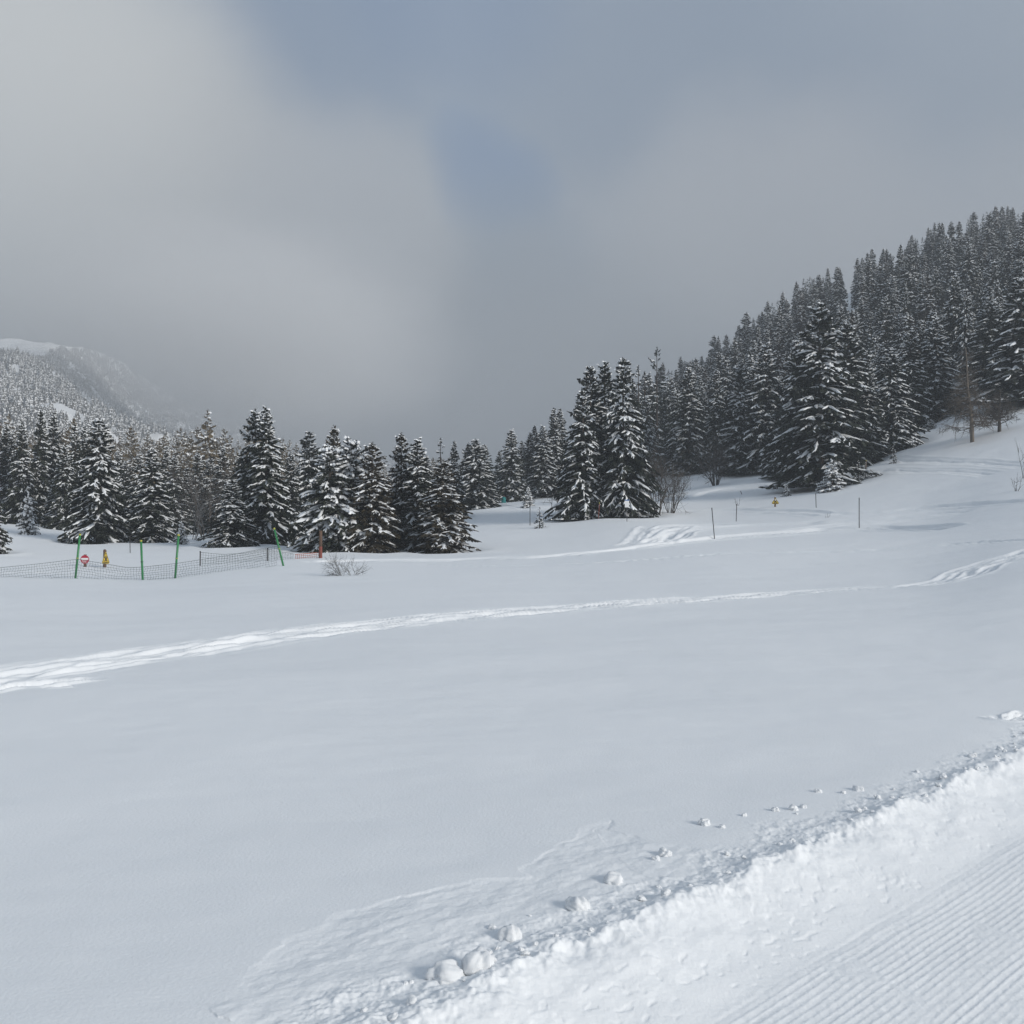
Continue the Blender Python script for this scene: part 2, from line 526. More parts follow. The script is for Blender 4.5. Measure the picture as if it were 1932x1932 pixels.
M = {
    'ground': snow_mat('ground_snow', .26, 55.0),
    'tree_snow': snow_mat('tree_snow', .3, 9.0),
    'clump': snow_mat('clump_snow', .35, 70.0),
    'needle': needle_mat('spruce_needles', (.013, .017, .013), (.034, .040, .027), .28),
    'needle_brown': needle_mat('spruce_needles_with_cones', (.026, .023, .015), (.060, .047, .027), .25),
    'needle_far': needle_mat('sun_tinted_wood', (.055, .045, .026), (.14, .105, .058), .8),  # warm sunlight on the distant wood is put into this brown needle colour
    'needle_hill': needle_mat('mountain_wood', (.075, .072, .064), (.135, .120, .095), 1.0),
    'bark': paint_mat('spruce_bark', (.055, .042, .034), .9, .4, 6),
    'bare': paint_mat('bare_bark', (.075, .066, .058), .9, .35, 8),
    'larch': paint_mat('larch_bark', (.16, .135, .11), .9, .45, 9),
    'larch_twig': paint_mat('larch_twig', (.105, .088, .072), .9, .35, 8),
    'frost': paint_mat('frosted_twig', (.17, .17, .17), .85, .35, 12),
    'green': paint_mat('green_pole_plastic', (.028, .20, .066), .4, .12),
    'yellow': paint_mat('yellow_plastic', (.42, .40, .06), .5, .1),
    'sign_yellow': paint_mat('sign_yellow', (.52, .37, .035), .45, .08),
    'sign_red': paint_mat('sign_red', (.42, .018, .045), .45, .08),
    'white': paint_mat('sign_white', (.78, .78, .78), .5, .05),
    'black': paint_mat('sign_black', (.012, .012, .012), .5, .1),
    'blue': paint_mat('sign_blue', (.03, .12, .35), .5, .1),
    'wood': paint_mat('post_wood', (.12, .072, .048), .85, .4, 10),
    'redwood': paint_mat('post_red_paint', (.20, .055, .04), .8, .3, 10),
    'pole': paint_mat('dark_pole', (.050, .048, .050), .6, .2),
    'net': paint_mat('dark_net_cord', (.095, .115, .12), .8, .2),
    'orange_net': paint_mat('orange_net_cord', (.36, .075, .035), .8, .15),
    'teal': paint_mat('teal_cover', (.012, .20, .20), .7, .2),
}


# ------------------------------------------------------------------ conifers
def crown_arrays(seed, H=10.0, R=2.5, whorls=58, nb=7.5, twigs=27, snow=.74, snow_w=1.0, power=.85, droop=1.0,
                 z0=.03, sparse=0.0, fingers=5, tw=.068, lean=0.0, heavy=.07):
    """needles as many small twig blades, snow as lumpy pads that lie on the branches"""
    r = np.random.default_rng(seed)
    zb, ph, L, lev = [], [], [], []
    for i in range(whorls):
        zn = z0 + (1 - z0) * (max(0.0, i + r.uniform(-.3, .3)) / whorls) ** .93
        if zn > .985 or zn < 0: continue
        n = int(max(3, round(nb * (1 - .35 * zn) + r.uniform(-1.2, 1.2))))
        p0 = r.uniform(0, 6.28)
        for k in range(n):
            if r.random() < sparse * (.4 + zn): continue
            pr = (1 - zn) ** power
            pr *= .82 + .18 * min(1, zn / .12)
            l = R * pr * (r.uniform(.52, 1.10) if r.random() < .85 else r.uniform(1.0, 1.2)) + .07
            zb.append(zn * H + r.uniform(-.95, .95) * H / whorls); ph.append(p0 + 6.283 * k / n + r.uniform(-.35, .35)); L.append(l); lev.append(zn)
    zb, ph, L, lev = map(np.array, (zb, ph, L, lev)); nbch = len(zb)
    # asymmetry of the outline
    L = L * (1 + .16 * np.sin(ph * 2 + seed) * (1 - lev) + .13 * noise(lev * 7 + seed, ph * .8, seed))
    a = np.where(lev > .75, .55, .18 - .22 * (1 - lev)) + r.normal(0, .07, nbch)
    b = (np.where(lev > .75, .25, .48) + r.normal(0, .08, nbch)) * droop
    c = .14
    rad = np.stack([np.cos(ph), np.sin(ph), np.zeros(nbch)], 1)
    tan = np.stack([-np.sin(ph), np.cos(ph), np.zeros(nbch)], 1)

    def curve(idx, s):
        l = L[idx]
        z = zb[idx] + l * (a[idx] * s - b[idx] * s ** 2 + c * s ** 3)
        z = np.maximum(z, .05)
        p = rad[idx] * (l * s * (1 - .06 * s))[:, None]
        p[:, 2] = z
        p[:, 0] += lean * z / H
        return p

    def slope(idx, s):
        d = rad[idx].copy(); d[:, 2] = a[idx] - 2 * b[idx] * s + 3 * c * s * s
        return d / np.linalg.norm(d, axis=1)[:, None]
    # twigs
    cnt = np.maximum(6, (twigs * (.35 + .65 * np.sqrt(L / R)))).astype(int)
    idx = np.repeat(np.arange(nbch), cnt); n = len(idx)
    s = r.uniform(.12, 1.0, n) ** .75
    side = np.where(r.random(n) < .5, -1.0, 1.0)
    al = np.radians(r.uniform(22, 78, n)) * (1 - .45 * s)
    p0 = curve(idx, s)
    d = slope(idx, s)
    hang = r.random(n) < .34
    dv = d * np.cos(al)[:, None] + tan[idx] * (side * np.sin(al))[:, None]
    dv[:, 2] -= r.uniform(.08, .42, n)
    dv[hang] = d[hang] * .35 + tan[idx][hang] * r.uniform(-.4, .4, hang.sum())[:, None]
    dv[hang, 2] -= r.uniform(.6, 1.1, hang.sum())
    dv /= np.linalg.norm(dv, axis=1)[:, None]
    tl = L[idx] * .36 * (1.22 - s) + r.uniform(.06, .24, n) * (.25 + .75 * np.minimum(1, L[idx] / R * 1.6))
    tl[hang] = r.uniform(.14, .40, hang.sum()) * (.3 + .7 * np.minimum(1, L[idx][hang] / R * 1.6))
    p1 = p0 + dv * tl[:, None]
    p1[:, 2] = np.maximum(p1[:, 2], .03)
    rn = r.normal(0, 1, (n, 3)); rn[:, 2] += .9
    sv = np.cross(dv, rn); sv /= (np.linalg.norm(sv, axis=1)[:, None] + 1e-6)
    w = (tw * r.uniform(.7, 1.5, n) * (.55 + .45 * np.minimum(1, L[idx] / R * 1.6)))[:, None]
    V = np.stack([p0 - sv * w * .5, p0 + sv * w * .5, (p0 + p1) * .5 + sv * w - np.array([0, 0, .01]), p1 + sv * w * .22, p1 - sv * w * .22,
                  (p0 + p1) * .5 - sv * w - np.array([0, 0, .01])], 1).reshape(-1, 3)
    o = (np.arange(n) * 6)[:, None]
    Fq = np.concatenate([o + np.array([[0, 1, 2, 5]]), o + np.array([[5, 2, 3, 4]])])
    # leader
    k = 26
    zz = r.uniform(.93, 1.0, k) * H; aa = r.uniform(0, 6.28, k)
    ln = (1.02 - zz / H) * 2.6 + .04
    q0 = np.stack([np.full(k, lean * .97), np.zeros(k), zz], 1)
    dv2 = np.stack([np.cos(aa), np.sin(aa), r.uniform(.4, 1.2, k)], 1); dv2 /= np.linalg.norm(dv2, axis=1)[:, None]
    q1 = q0 + dv2 * ln[:, None]
    sv2 = np.cross(dv2, r.normal(0, 1, (k, 3))); sv2 /= np.linalg.norm(sv2, axis=1)[:, None]
    V2 = np.stack([q0 - sv2 * .03, q0 + sv2 * .03, q1 + sv2 * .015, q1 - sv2 * .015], 1).reshape(-1, 3)
    F2 = (np.arange(k) * 4)[:, None] + np.array([[0, 1, 2, 3]]) + len(V)
    V = np.concatenate([V, V2]); Fq = np.concatenate([Fq, F2])

    # snow pads
    SV, SF = [], []
    base = 0

    def strips(P, lat, w, h):
        nonlocal base
        m, k, _ = P.shape
        if m == 0: return
        prof = [(-1.0, -.55), (-.62, .62), (0.0, 1.0), (.62, .62), (1.0, -.55)]
        out = np.zeros((m, k, 5, 3))
        for q, (u, v) in enumerate(prof):
            jit = r.normal(0, .16, (m, k))
            out[:, :, q] = P + lat[:, None, :] * (w * (u + jit * .5))[:, :, None]
            out[:, :, q, 2] += h * (v + jit)
        SV.append(out.reshape(-1, 3))
        ii = (np.arange(m) * k * 5)[:, None, None] + (np.arange(k - 1) * 5)[None, :, None] + np.arange(4)[None, None, :]
        ii = ii.reshape(-1)
        SF.append(np.stack([ii, ii + 5, ii + 6, ii + 1], 1) + base)
        base += m * k * 5

    on = np.where(r.random(nbch) < snow * np.clip(.95 + .75 * noise(lev * 6 + seed * 3.1, np.cos(ph) * 1.6 + np.sin(ph) * .7, seed + 70), .12, 1.25))[0]
    if len(on):
        k = 6
        s0 = r.uniform(.22, .55, len(on)); s1 = r.uniform(.82, 1.04, len(on))
        ss = s0[:, None] + (s1 - s0)[:, None] * np.linspace(0, 1, k)[None]
        P = np.stack([curve(on, ss[:, j]) for j in range(k)], 1)
        P[:, :, 2] += .03
        ta = np.array([.12, .75, 1, 1, .8, .15]) * .70
        w = (L[on] * .050 + .035)[:, None] * ta * r.uniform(.5, 1.35, (len(on), k)) * np.where(r.random((len(on), k)) < .2, .18, 1.0) * snow_w
        h = (.045 + heavy * r.uniform(.35, 1.0, len(on)))[:, None] * ta * r.uniform(.6, 1.3, (len(on), k)) * snow_w
        strips(P, tan[on], w, h)
        # pads on the side twigs: the fingers of each snow hand
        f = np.repeat(on, fingers); n = len(f)
        s = r.uniform(.3, 1.0, n); side = np.where(r.random(n) < .5, -1.0, 1.0)
        al = np.radians(r.uniform(28, 88, n)) * (1 - .35 * s)
        d = slope(f, s)
        dv = d * np.cos(al)[:, None] + tan[f] * (side * np.sin(al))[:, None]
        dv[:, 2] -= r.uniform(.1, .4, n)
        dv /= np.linalg.norm(dv, axis=1)[:, None]
        tl = L[f] * .30 * (1.2 - s) + r.uniform(.06, .2, n)
        q0 = curve(f, s); k = 4
        tt = np.linspace(.05, 1.02, k)
        P = q0[:, None, :] + dv[:, None, :] * (tl[:, None] * tt[None])[:, :, None]
        P[:, :, 2] += .035
        P[:, :, 2] = np.maximum(P[:, :, 2], .06)
        up = np.array([0, 0, 1.0]); lat = np.cross(dv, up); lat /= np.linalg.norm(lat, axis=1)[:, None] + 1e-6
        ta = np.array([.5, 1, .9, .12])
        w = (.023 + .024 * r.random(n))[:, None] * ta * r.uniform(.7, 1.3, (n, k)) * snow_w * (.7 + .5 * (L[f] / R))[:, None]
        h = (.028 + heavy * .7 * r.random(n))[:, None] * ta * snow_w
        keep = r.random(n) < .74
        strips(P[keep], lat[keep], w[keep], h[keep])
    SVv = np.concatenate(SV) if SV else np.zeros((0, 3))
    SFf = np.concatenate(SF) if SF else np.zeros((0, 4), int)
    return V, Fq, SVv, SFf, (lean, H, R)


class Proto:
    pass


def make_proto(name, mat='needle', trunk_r=.16, **kw):
    V, Fq, SV, SF, (lean, H, R) = crown_arrays(**kw)
    p = Proto()
    p.H = H
    p.R = float(np.percentile(np.hypot(V[:, 0], V[:, 1])[V[:, 2] < .35 * H], 96))
    p.small = kw.get('whorls', 46) <= 30
    p.crown = mesh_np(name + '_crown', V, [Fq], [M[mat]], smooth=False)
    p.snow = mesh_np(name + '_snow', SV, [SF], [M['tree_snow']], smooth=True)
    mb = MB(); ks = [0, .25, .5, .75, .97]
    mb.tube([(lean * k, 0, -.6 if k == 0 else k * H) for k in ks], [trunk_r * (1.02 - k) + .012 for k in ks], 8)
    me = bpy.data.meshes.new(name + '_trunk'); me.from_pydata([tuple(v) for v in mb.v], [], mb.f); me.materials.append(M['bark']); me.update()
    p.trunk = me
    if p.small:      # little ones: snow and needles are one crown
        p.crown = mesh_np(name + '_crown', np.concatenate([V, SV]), [np.concatenate([Fq, SF + len(V)])], [M[mat], M['tree_snow']], smooth=False,
                          matidx=np.concatenate([np.zeros(len(Fq)), np.ones(len(SF))]))
    return p


PROTO = {
    'a': make_proto('spruce_a', seed=1, R=2.3, power=.84),
    'b': make_proto('spruce_b', seed=2, R=2.4, whorls=56, snow=.8, power=.78),
    'c': make_proto('spruce_c', seed=3, R=2.2, whorls=62, snow=.68, power=.9, lean=.15),
    'd': make_proto('spruce_d', seed=4, R=2.6, whorls=52, snow=.85, snow_w=1.05, droop=1.15, power=.74),
    'e': make_proto('spruce_e', seed=5, R=2.5, whorls=48, snow=.75, snow_w=1.15, heavy=.09, power=.72, droop=1.1),
    'f': make_proto('spruce_f', seed=6, R=2.4, whorls=54, snow=.66, power=.78, mat='needle_brown'),
    'g': make_proto('spruce_g', seed=7, R=2.3, whorls=56, snow=.72, power=.68),
    'h': make_proto('spruce_h', seed=8, R=2.0, whorls=60, snow=.66, power=.95, sparse=.1, lean=-.2),
    'i': make_proto('spruce_i', seed=15, R=2.4, whorls=58, snow=.72, power=.8, sparse=.06, droop=1.2),
    'j': make_proto('spruce_j', seed=16, R=2.2, whorls=52, snow=.85, power=.74, snow_w=1.05, lean=.1),
    'sparse': make_proto('pine_s', seed=9, R=2.0, whorls=24, nb=5, snow=.3, sparse=.35, twigs=20, power=.6, droop=.5, z0=.12),
    'spire': make_proto('spire_s', seed=10, R=1.3, whorls=26, nb=5, snow=.3, sparse=.25, twigs=14, power=.85),
    'young': make_proto('young_s', seed=12, R=3.0, whorls=20, nb=7, snow=1.0, snow_w=2.5, heavy=.22, twigs=22, tw=.13, fingers=7, power=.85),
    'sapling': make_proto('sapling_s', seed=13, R=2.6, whorls=11, nb=5, snow=.55, snow_w=1.7, heavy=.2, twigs=20, tw=.13, fingers=3, power=.9, sparse=.15),
    'snowtop': make_proto('snowtop_s', seed=14, R=2.7, whorls=42, nb=8, snow=.85, snow_w=1.5, heavy=.14, power=.60, droop=1.25, twigs=28, fingers=7),
}


def tree(kind, xd, base, top, Y, hw, label, cat='spruce', group=None, rz=None, name='spruce_tree', sink=.12, z=None):
    p = PROTO[kind]
    X = (xd - CX) / F * Y / math.cos(0)
    gz = float(ground_z(X, Y)[0]) if z is None else z
    zt = at(xd, top, Y)[2]
    h = max(.4, zt - gz)
    w = 1.27 * hw / F * Y
    root = empty(name, (X, Y, gz - sink), random.uniform(0, 6.28) if rz is None else rz)
    root.scale = (w / p.R, w / p.R, (h + sink) / p.H)
    tag(root, label, cat, group)
    link(bpy.data.objects.new('trunk', p.trunk), root)
    link(bpy.data.objects.new('crown', p.crown), root)
    if not p.small:
        link(bpy.data.objects.new('snow_load', p.snow), root)
    WELLS.append((X, Y, w * .8, .22 if h > 3 else .05))
    return root


# --- the trees one can tell apart: kind, x, base row, top row, depth, half width, label
NEAR = [
    ('b', -24, 1036, 880, 55, 36, 'spruce cut off by the left border beside the white slope'),
    ('young', 52, 1004, 934, 70, 19, 'small plump spruce loaded with snow standing alone before the dark left wood'),
    ('a', 10, 992, 800, 84, 30, 'dark spruce at the far left end of the wood'),
    ('i', 22, 994, 815, 84, 28, 'dark spruce standing forward in the left wood, left of the small plump spruce'),
    ('g', 110, 1006, 880, 80, 24, 'low dark spruce with thin snow right of the small plump spruce'),
    ('j', 70, 1000, 850, 84, 26, 'dark spruce just behind and right of the small plump spruce'),
    ('i', 262, 1012, 855, 88, 30, 'dim spruce close left behind the medium spruce of the second green pole'),
    ('h', 310, 1010, 842, 96, 26, 'dim spruce spike between the medium spruce and the one behind it'),
    ('a', 372, 1008, 852, 98, 28, 'dim spruce straight behind the grey bare tree'),
    ('j', 398, 1010, 862, 95, 28, 'dim spruce right behind the grey bare tree'),
    ('c', 452, 1014, 850, 90, 28, 'dim spruce close left behind the double-topped spruce'),
    ('i', 222, 1010, 850, 98, 26, 'dim spruce tip beside the right flank of the big snowy spruce'),
    ('c', 42, 993, 796, 82, 30, 'dark spruce in the left wood, just behind the small plump spruce'),
    ('h', 76, 998, 772, 84, 30, 'tallest pointed spruce of the dark left wood, twin of its right neighbour'),
    ('a', 99, 1000, 776, 86, 30, 'tall pointed spruce right beside the tallest one of the dark left wood'),
    ('g', 122, 1004, 840, 79, 30, 'lower dark spruce in the gap left of the big snowy spruce'),
    ('c', 142, 1008, 799, 83, 28, 'spruce peeping out left behind the big snowy spruce'),
    ('a', 158, 1008, 803, 90, 26, 'slim spruce top close behind the big snowy spruce'),
    ('d', 186, 1024, 788, 66, 57, 'big snowy spruce behind the two signs, broad and pointed'),
    ('b', 286, 1022, 848, 66, 42, 'medium spruce with long snowy branches behind the second green pole'),
    ('h', 240, 1010, 870, 92, 26, 'dim spruce in the gap between the big snowy spruce and its right neighbour'),
    ('a', 328, 1008, 858, 86, 30, 'spruce standing behind the medium spruce of the second green pole'),
    ('c', 352, 1008, 880, 92, 26, 'dim spruce left of the grey bare tree'),
    ('h', 420, 1012, 842, 80, 31, 'narrow dark spruce between the grey bare tree and the double-topped spruce'),
    ('d', 437, 1031, 905, 60, 44, 'low broad spruce in front and left of the double-topped spruce'),
    ('young', 342, 1012, 985, 63, 14, 'knee-high snowy spruce beside the third green pole'),
    ('e', 481, 1022, 772, 65, 46, 'left leader of the double-topped tall spruce behind the net'),
    ('b', 501, 1022, 770, 64, 50, 'right leader of the double-topped tall spruce behind the net'),
    ('a', 548, 1015, 852, 82, 30, 'spruce in the gap right of the double-topped tall spruce'),
    ('g', 583, 1012, 815, 84, 42, 'rounded spruce top behind the gap beside the orange net'),
    ('f', 629, 1040, 802, 66, 38, 'spruce with a thin brown spire above the snow-laden clump'),
    ('snowtop', 622, 1046, 842, 57, 60, 'broad snow-laden spruce right behind the wooden post of the orange net'),
    ('snowtop', 662, 1043, 828, 58, 50, 'spruce with a bent snow-capped crest in the middle clump'),
    ('f', 702, 1046, 834, 57, 56, 'full brown-green spruce with a forked tip behind the frosted bush'),
    ('f', 757, 1040, 816, 61, 42, 'spruce with a club-shaped brown tip in the middle clump'),
    ('b', 788, 1041, 828, 60, 46, 'pointed snowy spruce beside the club-tipped one'),
    ('f', 836, 1040, 868, 57, 57, 'brown cone-rich spruce at the right end of the middle clump'),
    ('spire', 831, 990, 826, 88, 16, 'thin nearly bare spire behind the brown cone-rich spruce'),
    ('h', 856, 985, 832, 86, 24, 'slim spruce rising behind the right end of the middle clump'),
    ('a', 805, 985, 858, 96, 22, 'small dim spruce tip between the clump and the thin bare spire'),
    ('d', 897, 952, 828, 95, 44, 'many-tipped spruce at the crest of the white saddle'),
    ('g', 885, 956, 835, 99, 26, 'spruce merging with the left side of the many-tipped one on the saddle'),
    ('a', 914, 950, 838, 101, 26, 'spruce merging with the right side of the many-tipped one on the saddle'),
    ('h', 941, 945, 850, 122, 18, 'low hazy spruce in the dip of the saddle'),
    ('b', 965, 945, 811, 108, 30, 'pointed bluish spruce standing behind the saddle hollow'),
    ('c', 986, 942, 832, 118, 22, 'hazy spruce between the bluish pointed one and the trio beyond'),
    ('a', 1001, 940, 815, 118, 24, 'first of the trio of hazy spruces left of the tall right clump'),
    ('h', 1011, 938, 803, 121, 24, 'middle one of the hazy trio left of the tall right clump'),
    ('b', 1024, 940, 804, 112, 30, 'third and snowiest of the hazy trio left of the tall right clump'),
    ('c', 1046, 938, 768, 116, 26, 'tall hazy spruce close left of the tall right clump'),
    ('a', 1056, 936, 770, 119, 26, 'hazy spruce overlapping the tall right clump'),
    ('i', 1100, 972, 735, 76, 48, 'lowest leftmost spruce of the tall right clump, leaning outwards'),
    ('g', 1114, 970, 692, 79, 50, 'left top of the tall right clump'),
    ('g', 1141, 968, 684, 80, 52, 'middle top of the tall right clump'),
    ('d', 1176, 967, 675, 76, 54, 'rightmost tallest spruce of the tall clump, with thick snow pads, behind the white board'),
    ('sparse', 1240, 905, 655, 132, 27, 'lone ragged pine rising over the forest behind the tall clump'),
    ('spire', 1205, 905, 688, 135, 18, 'thin ragged spire between the tall clump and the lone ragged pine'),
    ('spire', 1217, 905, 700, 138, 20, 'lower thin spire left of the lone ragged pine'),
    ('g', 1548, 922, 575, 84, 74, 'giant spreading spruce with dark hollow underside above the yellow triangle'),
    ('young', 1570, 928, 868, 79, 26, 'waist-high snow-covered spruce at the foot of the giant spruce'),
    ('i', 1505, 905, 640, 95, 50, 'spruce leaning out over the snow left of the giant spruce'),
    ('g', 1602, 880, 610, 92, 52, 'tall spruce just right behind the giant spruce'),
    ('d', 1682, 842, 655, 95, 50, 'snowy spruce at the forest edge above the lone sapling'),
    ('g', 1638, 858, 690, 93, 38, 'spruce wedged between the giant spruce and the snowy edge spruce'),
    ('b', 1768, 805, 600, 103, 42, 'pale snow-plastered spruce left of the larch'),
    ('c', 1722, 822, 610, 102, 36, 'spruce left of the pale snow-plastered one'),
    ('e', 1930, 748, 520, 97, 66, 'big spruce cut by the right border above the bare tree'),
    ('b', 1872, 760, 560, 108, 44, 'spruce behind the bare tree on the right slope'),
    ('a', 1300, 890, 690, 118, 34, 'spruce at the forest edge left of the many-stemmed shrub'),
    ('g', 1398, 892, 690, 110, 42, 'spruce at the forest edge right of the many-stemmed shrub'),
    ('b', 1446, 888, 650, 108, 46, 'tall edge spruce with low branches over the shaded snow'),
    ('sapling', 1018, 995, 956, 71, 12, 'little spruce with snow on its foot alone on the white slope'),
    ('sapling', 1687, 868, 838, 87, 9, 'tiny lone spruce on the slope below the snowy edge spruce'),
    ('sapling', 1620, 910, 868, 82, 10, 'thin little spruce on the right flank of the giant spruce'),
    ('sapling', 1633, 903, 872, 83, 9, 'second thin little spruce right of the giant spruce'),
    ('young', 1484, 927, 914, 81, 9, 'snowed-in seedling left of the giant spruce'),
    ('young', 1644, 897, 885, 84, 5, 'seedling tip poking from the snow right of the giant spruce'),
    ('young', 1604, 921, 913, 80, 5, 'seedling tip near the waist-high snowy spruce'),
    ('young', 1757, 812, 792, 99, 15, 'bushy snow-capped young spruce under the pale snow-plastered spruce'),
    ('young', 997, 950, 920, 92, 12, 'young spruce holding a snow cushion behind a marker pole'),
    ('young', 758, 958, 950, 70, 3, 'single twig tip'),
]
NEAR = NEAR[:-1]
for (k, x, b, t, Y, hw, lab) in NEAR:
    tree(k, x, b, t, Y, hw, lab, 'pine' if k == 'sparse' else 'spruce', name='pine_tree' if k == 'sparse' else 'spruce_tree')

# --- the forest on the right-hand slope: each tree of its own
EDGE_X = [1195, 1250, 1300, 1350, 1400, 1450, 1500, 1550, 1620, 1680, 1740, 1800, 1860, 1932, 2150]
EDGE_Y = [118, 116, 122, 118, 116, 112, 104, 98, 98, 101, 106, 112, 116, 104, 104]
SKY_X = [1195, 1240, 1300, 1350, 1400, 1450, 1500, 1550, 1600, 1640, 1690, 1740, 1800, 1840, 1880, 1932, 2150]
SKY_T = [690, 680, 635, 605, 580, 560, 520, 500, 505, 468, 468, 430, 405, 395, 385, 390, 340]
pts = []
rr = random.Random(5)
tries = 0
while len(pts) < 226 and tries < 60000:
    tries += 1
    Y = math.sqrt(rr.uniform(96 ** 2, 262 ** 2))
    xd = rr.uniform(1195, 2010)
    if Y < np.interp(xd, EDGE_X, EDGE_Y): continue
    X = (xd - CX) / F * Y
    dmin = 3.0 + (Y - 100) * .012
    if any((X - a) ** 2 + (Y - b) ** 2 < dmin * dmin for a, b, _ in pts): continue
    if any((X - w[0]) ** 2 + (Y - w[1]) ** 2 < 2.6 ** 2 for w in WELLS): continue
    pts.append((X, Y, xd))
pts.sort(key=lambda p: p[1])
FK = ['a', 'b', 'c', 'd', 'g', 'h', 'i', 'j', 'i', 'f', 'c']
for (X, Y, xd) in pts:
    gz = float(ground_z(X, Y)[0])
    h = rr.uniform(8.5, 13.0)
    rows = lambda z: CY - F * ((z - EYE) / Y - math.tan(PITCH)) / (1 + (z - EYE) / Y * math.tan(PITCH))
    top = rows(gz + h)
    sky = np.interp(xd, SKY_X, SKY_T) + abs(rr.gauss(0, 9))
    if top < sky: top = sky
    if at(xd, top, Y)[2] - gz < 4.0: continue
    hw = rr.uniform(.135, .19) * (at(xd, top, Y)[2] - gz) / Y * F * .95
    kind = rr.choice(FK)
    if Y > 205:
        lab, grp = 'hazy spruce along the skyline of the steep right hillside forest', 'skyline spruces of the hillside forest'
    elif Y > 150:
        lab, grp = 'snow-dusted spruce packed in the middle of the steep right hillside forest', 'spruces in the middle of the hillside forest'
    else:
        lab, grp = 'snowy spruce in the lower rows of the steep right hillside forest', 'spruces in the lower hillside forest'
    tree(kind, xd, 0, top, Y, hw, lab, 'spruce', grp, z=gz)
WELLS = [w for w in WELLS if w[1] < 104]

# --- the smaller trees crowded between them: past counting, one mass (built below as hillside_wood)
# --- valley wood beyond the left trees: too many to count, one mass
def scatter_wood(name, items, protos, mats):
    """one mesh of many trees: items = (x, y, z, rot, width scale, height scale, proto index)"""
    Vs, Fs, Ms = [], [], []; b = 0
    for (x, y, z, ro, sw, sh, k) in items:
        V, Fq, SV, SF = protos[k]
        for (A, Fa, mi) in ((V, Fq, 0), (SV, SF, 1)):
            if not len(A): continue
            c, s_ = math.cos(ro), math.sin(ro)
            Q = np.empty_like(A)
            Q[:, 0] = (A[:, 0] * c - A[:, 1] * s_) * sw + x
            Q[:, 1] = (A[:, 0] * s_ + A[:, 1] * c) * sw + y
            Q[:, 2] = A[:, 2] * sh + z
            Vs.append(Q); Fs.append(Fa + b); Ms.append(np.full(len(Fa), mi)); b += len(A)
    me = mesh_np(name, np.concatenate(Vs), [np.concatenate(Fs)], mats, smooth=False, matidx=np.concatenate(Ms))
    return link(bpy.data.objects.new(name, me))


mid = [crown_arrays(seed=40 + k, R=2.1, whorls=20, nb=5, twigs=9, snow=.55, fingers=2, tw=.17, snow_w=1.15, heavy=.10, power=.75)[:4] for k in range(4)]
rr = random.Random(9)
items = []; occ = []
while len(items) < 420:
    Y = math.sqrt(rr.uniform(112 ** 2, 310 ** 2)); xd = rr.uniform(-120, 900)
    if Y > 250 and xd > 640: continue
    if xd > 760 and Y < 150: continue
    X = (xd - CX) / F * Y
    if any((X - a) ** 2 + (Y - b_) ** 2 < 9 for a, b_ in occ): continue
    occ.append((X, Y))
    z = float(ground_z(X, Y)[0]); h = rr.uniform(9, 14)
    if xd > 560:
        h = min(h, (1 + 0) * max(5, at(xd, 880 if xd < 760 else 862, Y)[2] - z))
    sw = rr.uniform(.85, 1.15) * h / 10
    items.append((X, Y, z - .2, rr.uniform(0, 6.28), sw, h / 10, rr.randrange(4)))
hill_items = []
hr = random.Random(77)
while len(hill_items) < 420:
    Y = math.sqrt(hr.uniform(104 ** 2, 268 ** 2)); xd = hr.uniform(1190, 2020)
    if Y < np.interp(xd, EDGE_X, EDGE_Y) + 6: continue
    X = (xd - CX) / F * Y
    z = float(ground_z(X, Y)[0]); h = hr.uniform(6.5, 10.5)
    ang_ = (z + h - EYE) / Y - math.tan(PITCH)
    top = CY - F * ang_ / (1 + (z + h - EYE) / Y * math.tan(PITCH))
    if top < np.interp(xd, SKY_X, SKY_T) + 8: continue
    hill_items.append((X, Y, z - .2, hr.uniform(0, 6.28), h / 10 * hr.uniform(.7, .9), h / 10, hr.randrange(4)))
hw_ = scatter_wood('hillside_wood', hill_items, mid, [M['needle'], M['tree_snow']])
tag(hw_, 'smaller snow-dusted spruces crowded between the taller trees of the right hillside', 'wood', kind='stuff')
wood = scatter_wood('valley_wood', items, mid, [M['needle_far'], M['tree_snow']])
tag(wood, 'conifer wood, its needles tinted brown for warm sunlight, filling the valley behind the left trees', 'wood', kind='stuff')


# ------------------------------------------------------------------ mountain
MX = np.linspace(-900, 1050, 330); MV = np.linspace(0, 1, 220)
mult = np.interp(MX, [-900, 0, 180, 320, 450, 560, 680, 1050], [1.0, 1.0, 1.08, 1.2, 1.35, 1.6, 2.0, 3.0])
mult2 = np.interp(MX, [-900, 0, 120, 180, 215, 260, 300, 600, 1050], [1.0, 1.0, 1.08, 1.5, 2.05, 2.7, 3.0, 3.0, 3.0])
ridge = np.interp(MX, [-900, -300, 0, 60, 180, 215, 260, 300, 400, 560, 700, 1050], [600, 625, 637, 642, 661, 674, 705, 735, 782, 822, 855, 900])
mult2 = _gauss(mult2[:, None], 6, 0)[:, 0]; ridge = _gauss(ridge[:, None], 3, 0)[:, 0]
gx, gv = np.meshgrid(MX, MV, indexing='ij')
mm = mult[:, None]; rg = ridge[:, None]
dep = (290 + 615 * gv ** 1.15 * mult2[:, None]) * mm
row = 905 + (rg - 905) * (gv ** .92)
PX = (gx - CX) / F * dep
ang = (CY - row) / F
PZ = EYE + dep * (ang + math.tan(PITCH)) / (1 - ang * math.tan(PITCH))
PZ += (15 * fbm(PX / 145, dep / 156, 4, 401) + 4.5 * fbm(PX / 27, dep / 27, 3, 402)) * sst(.03, .2, gv) * (1 - .75 * sst(.8, 1, gv))
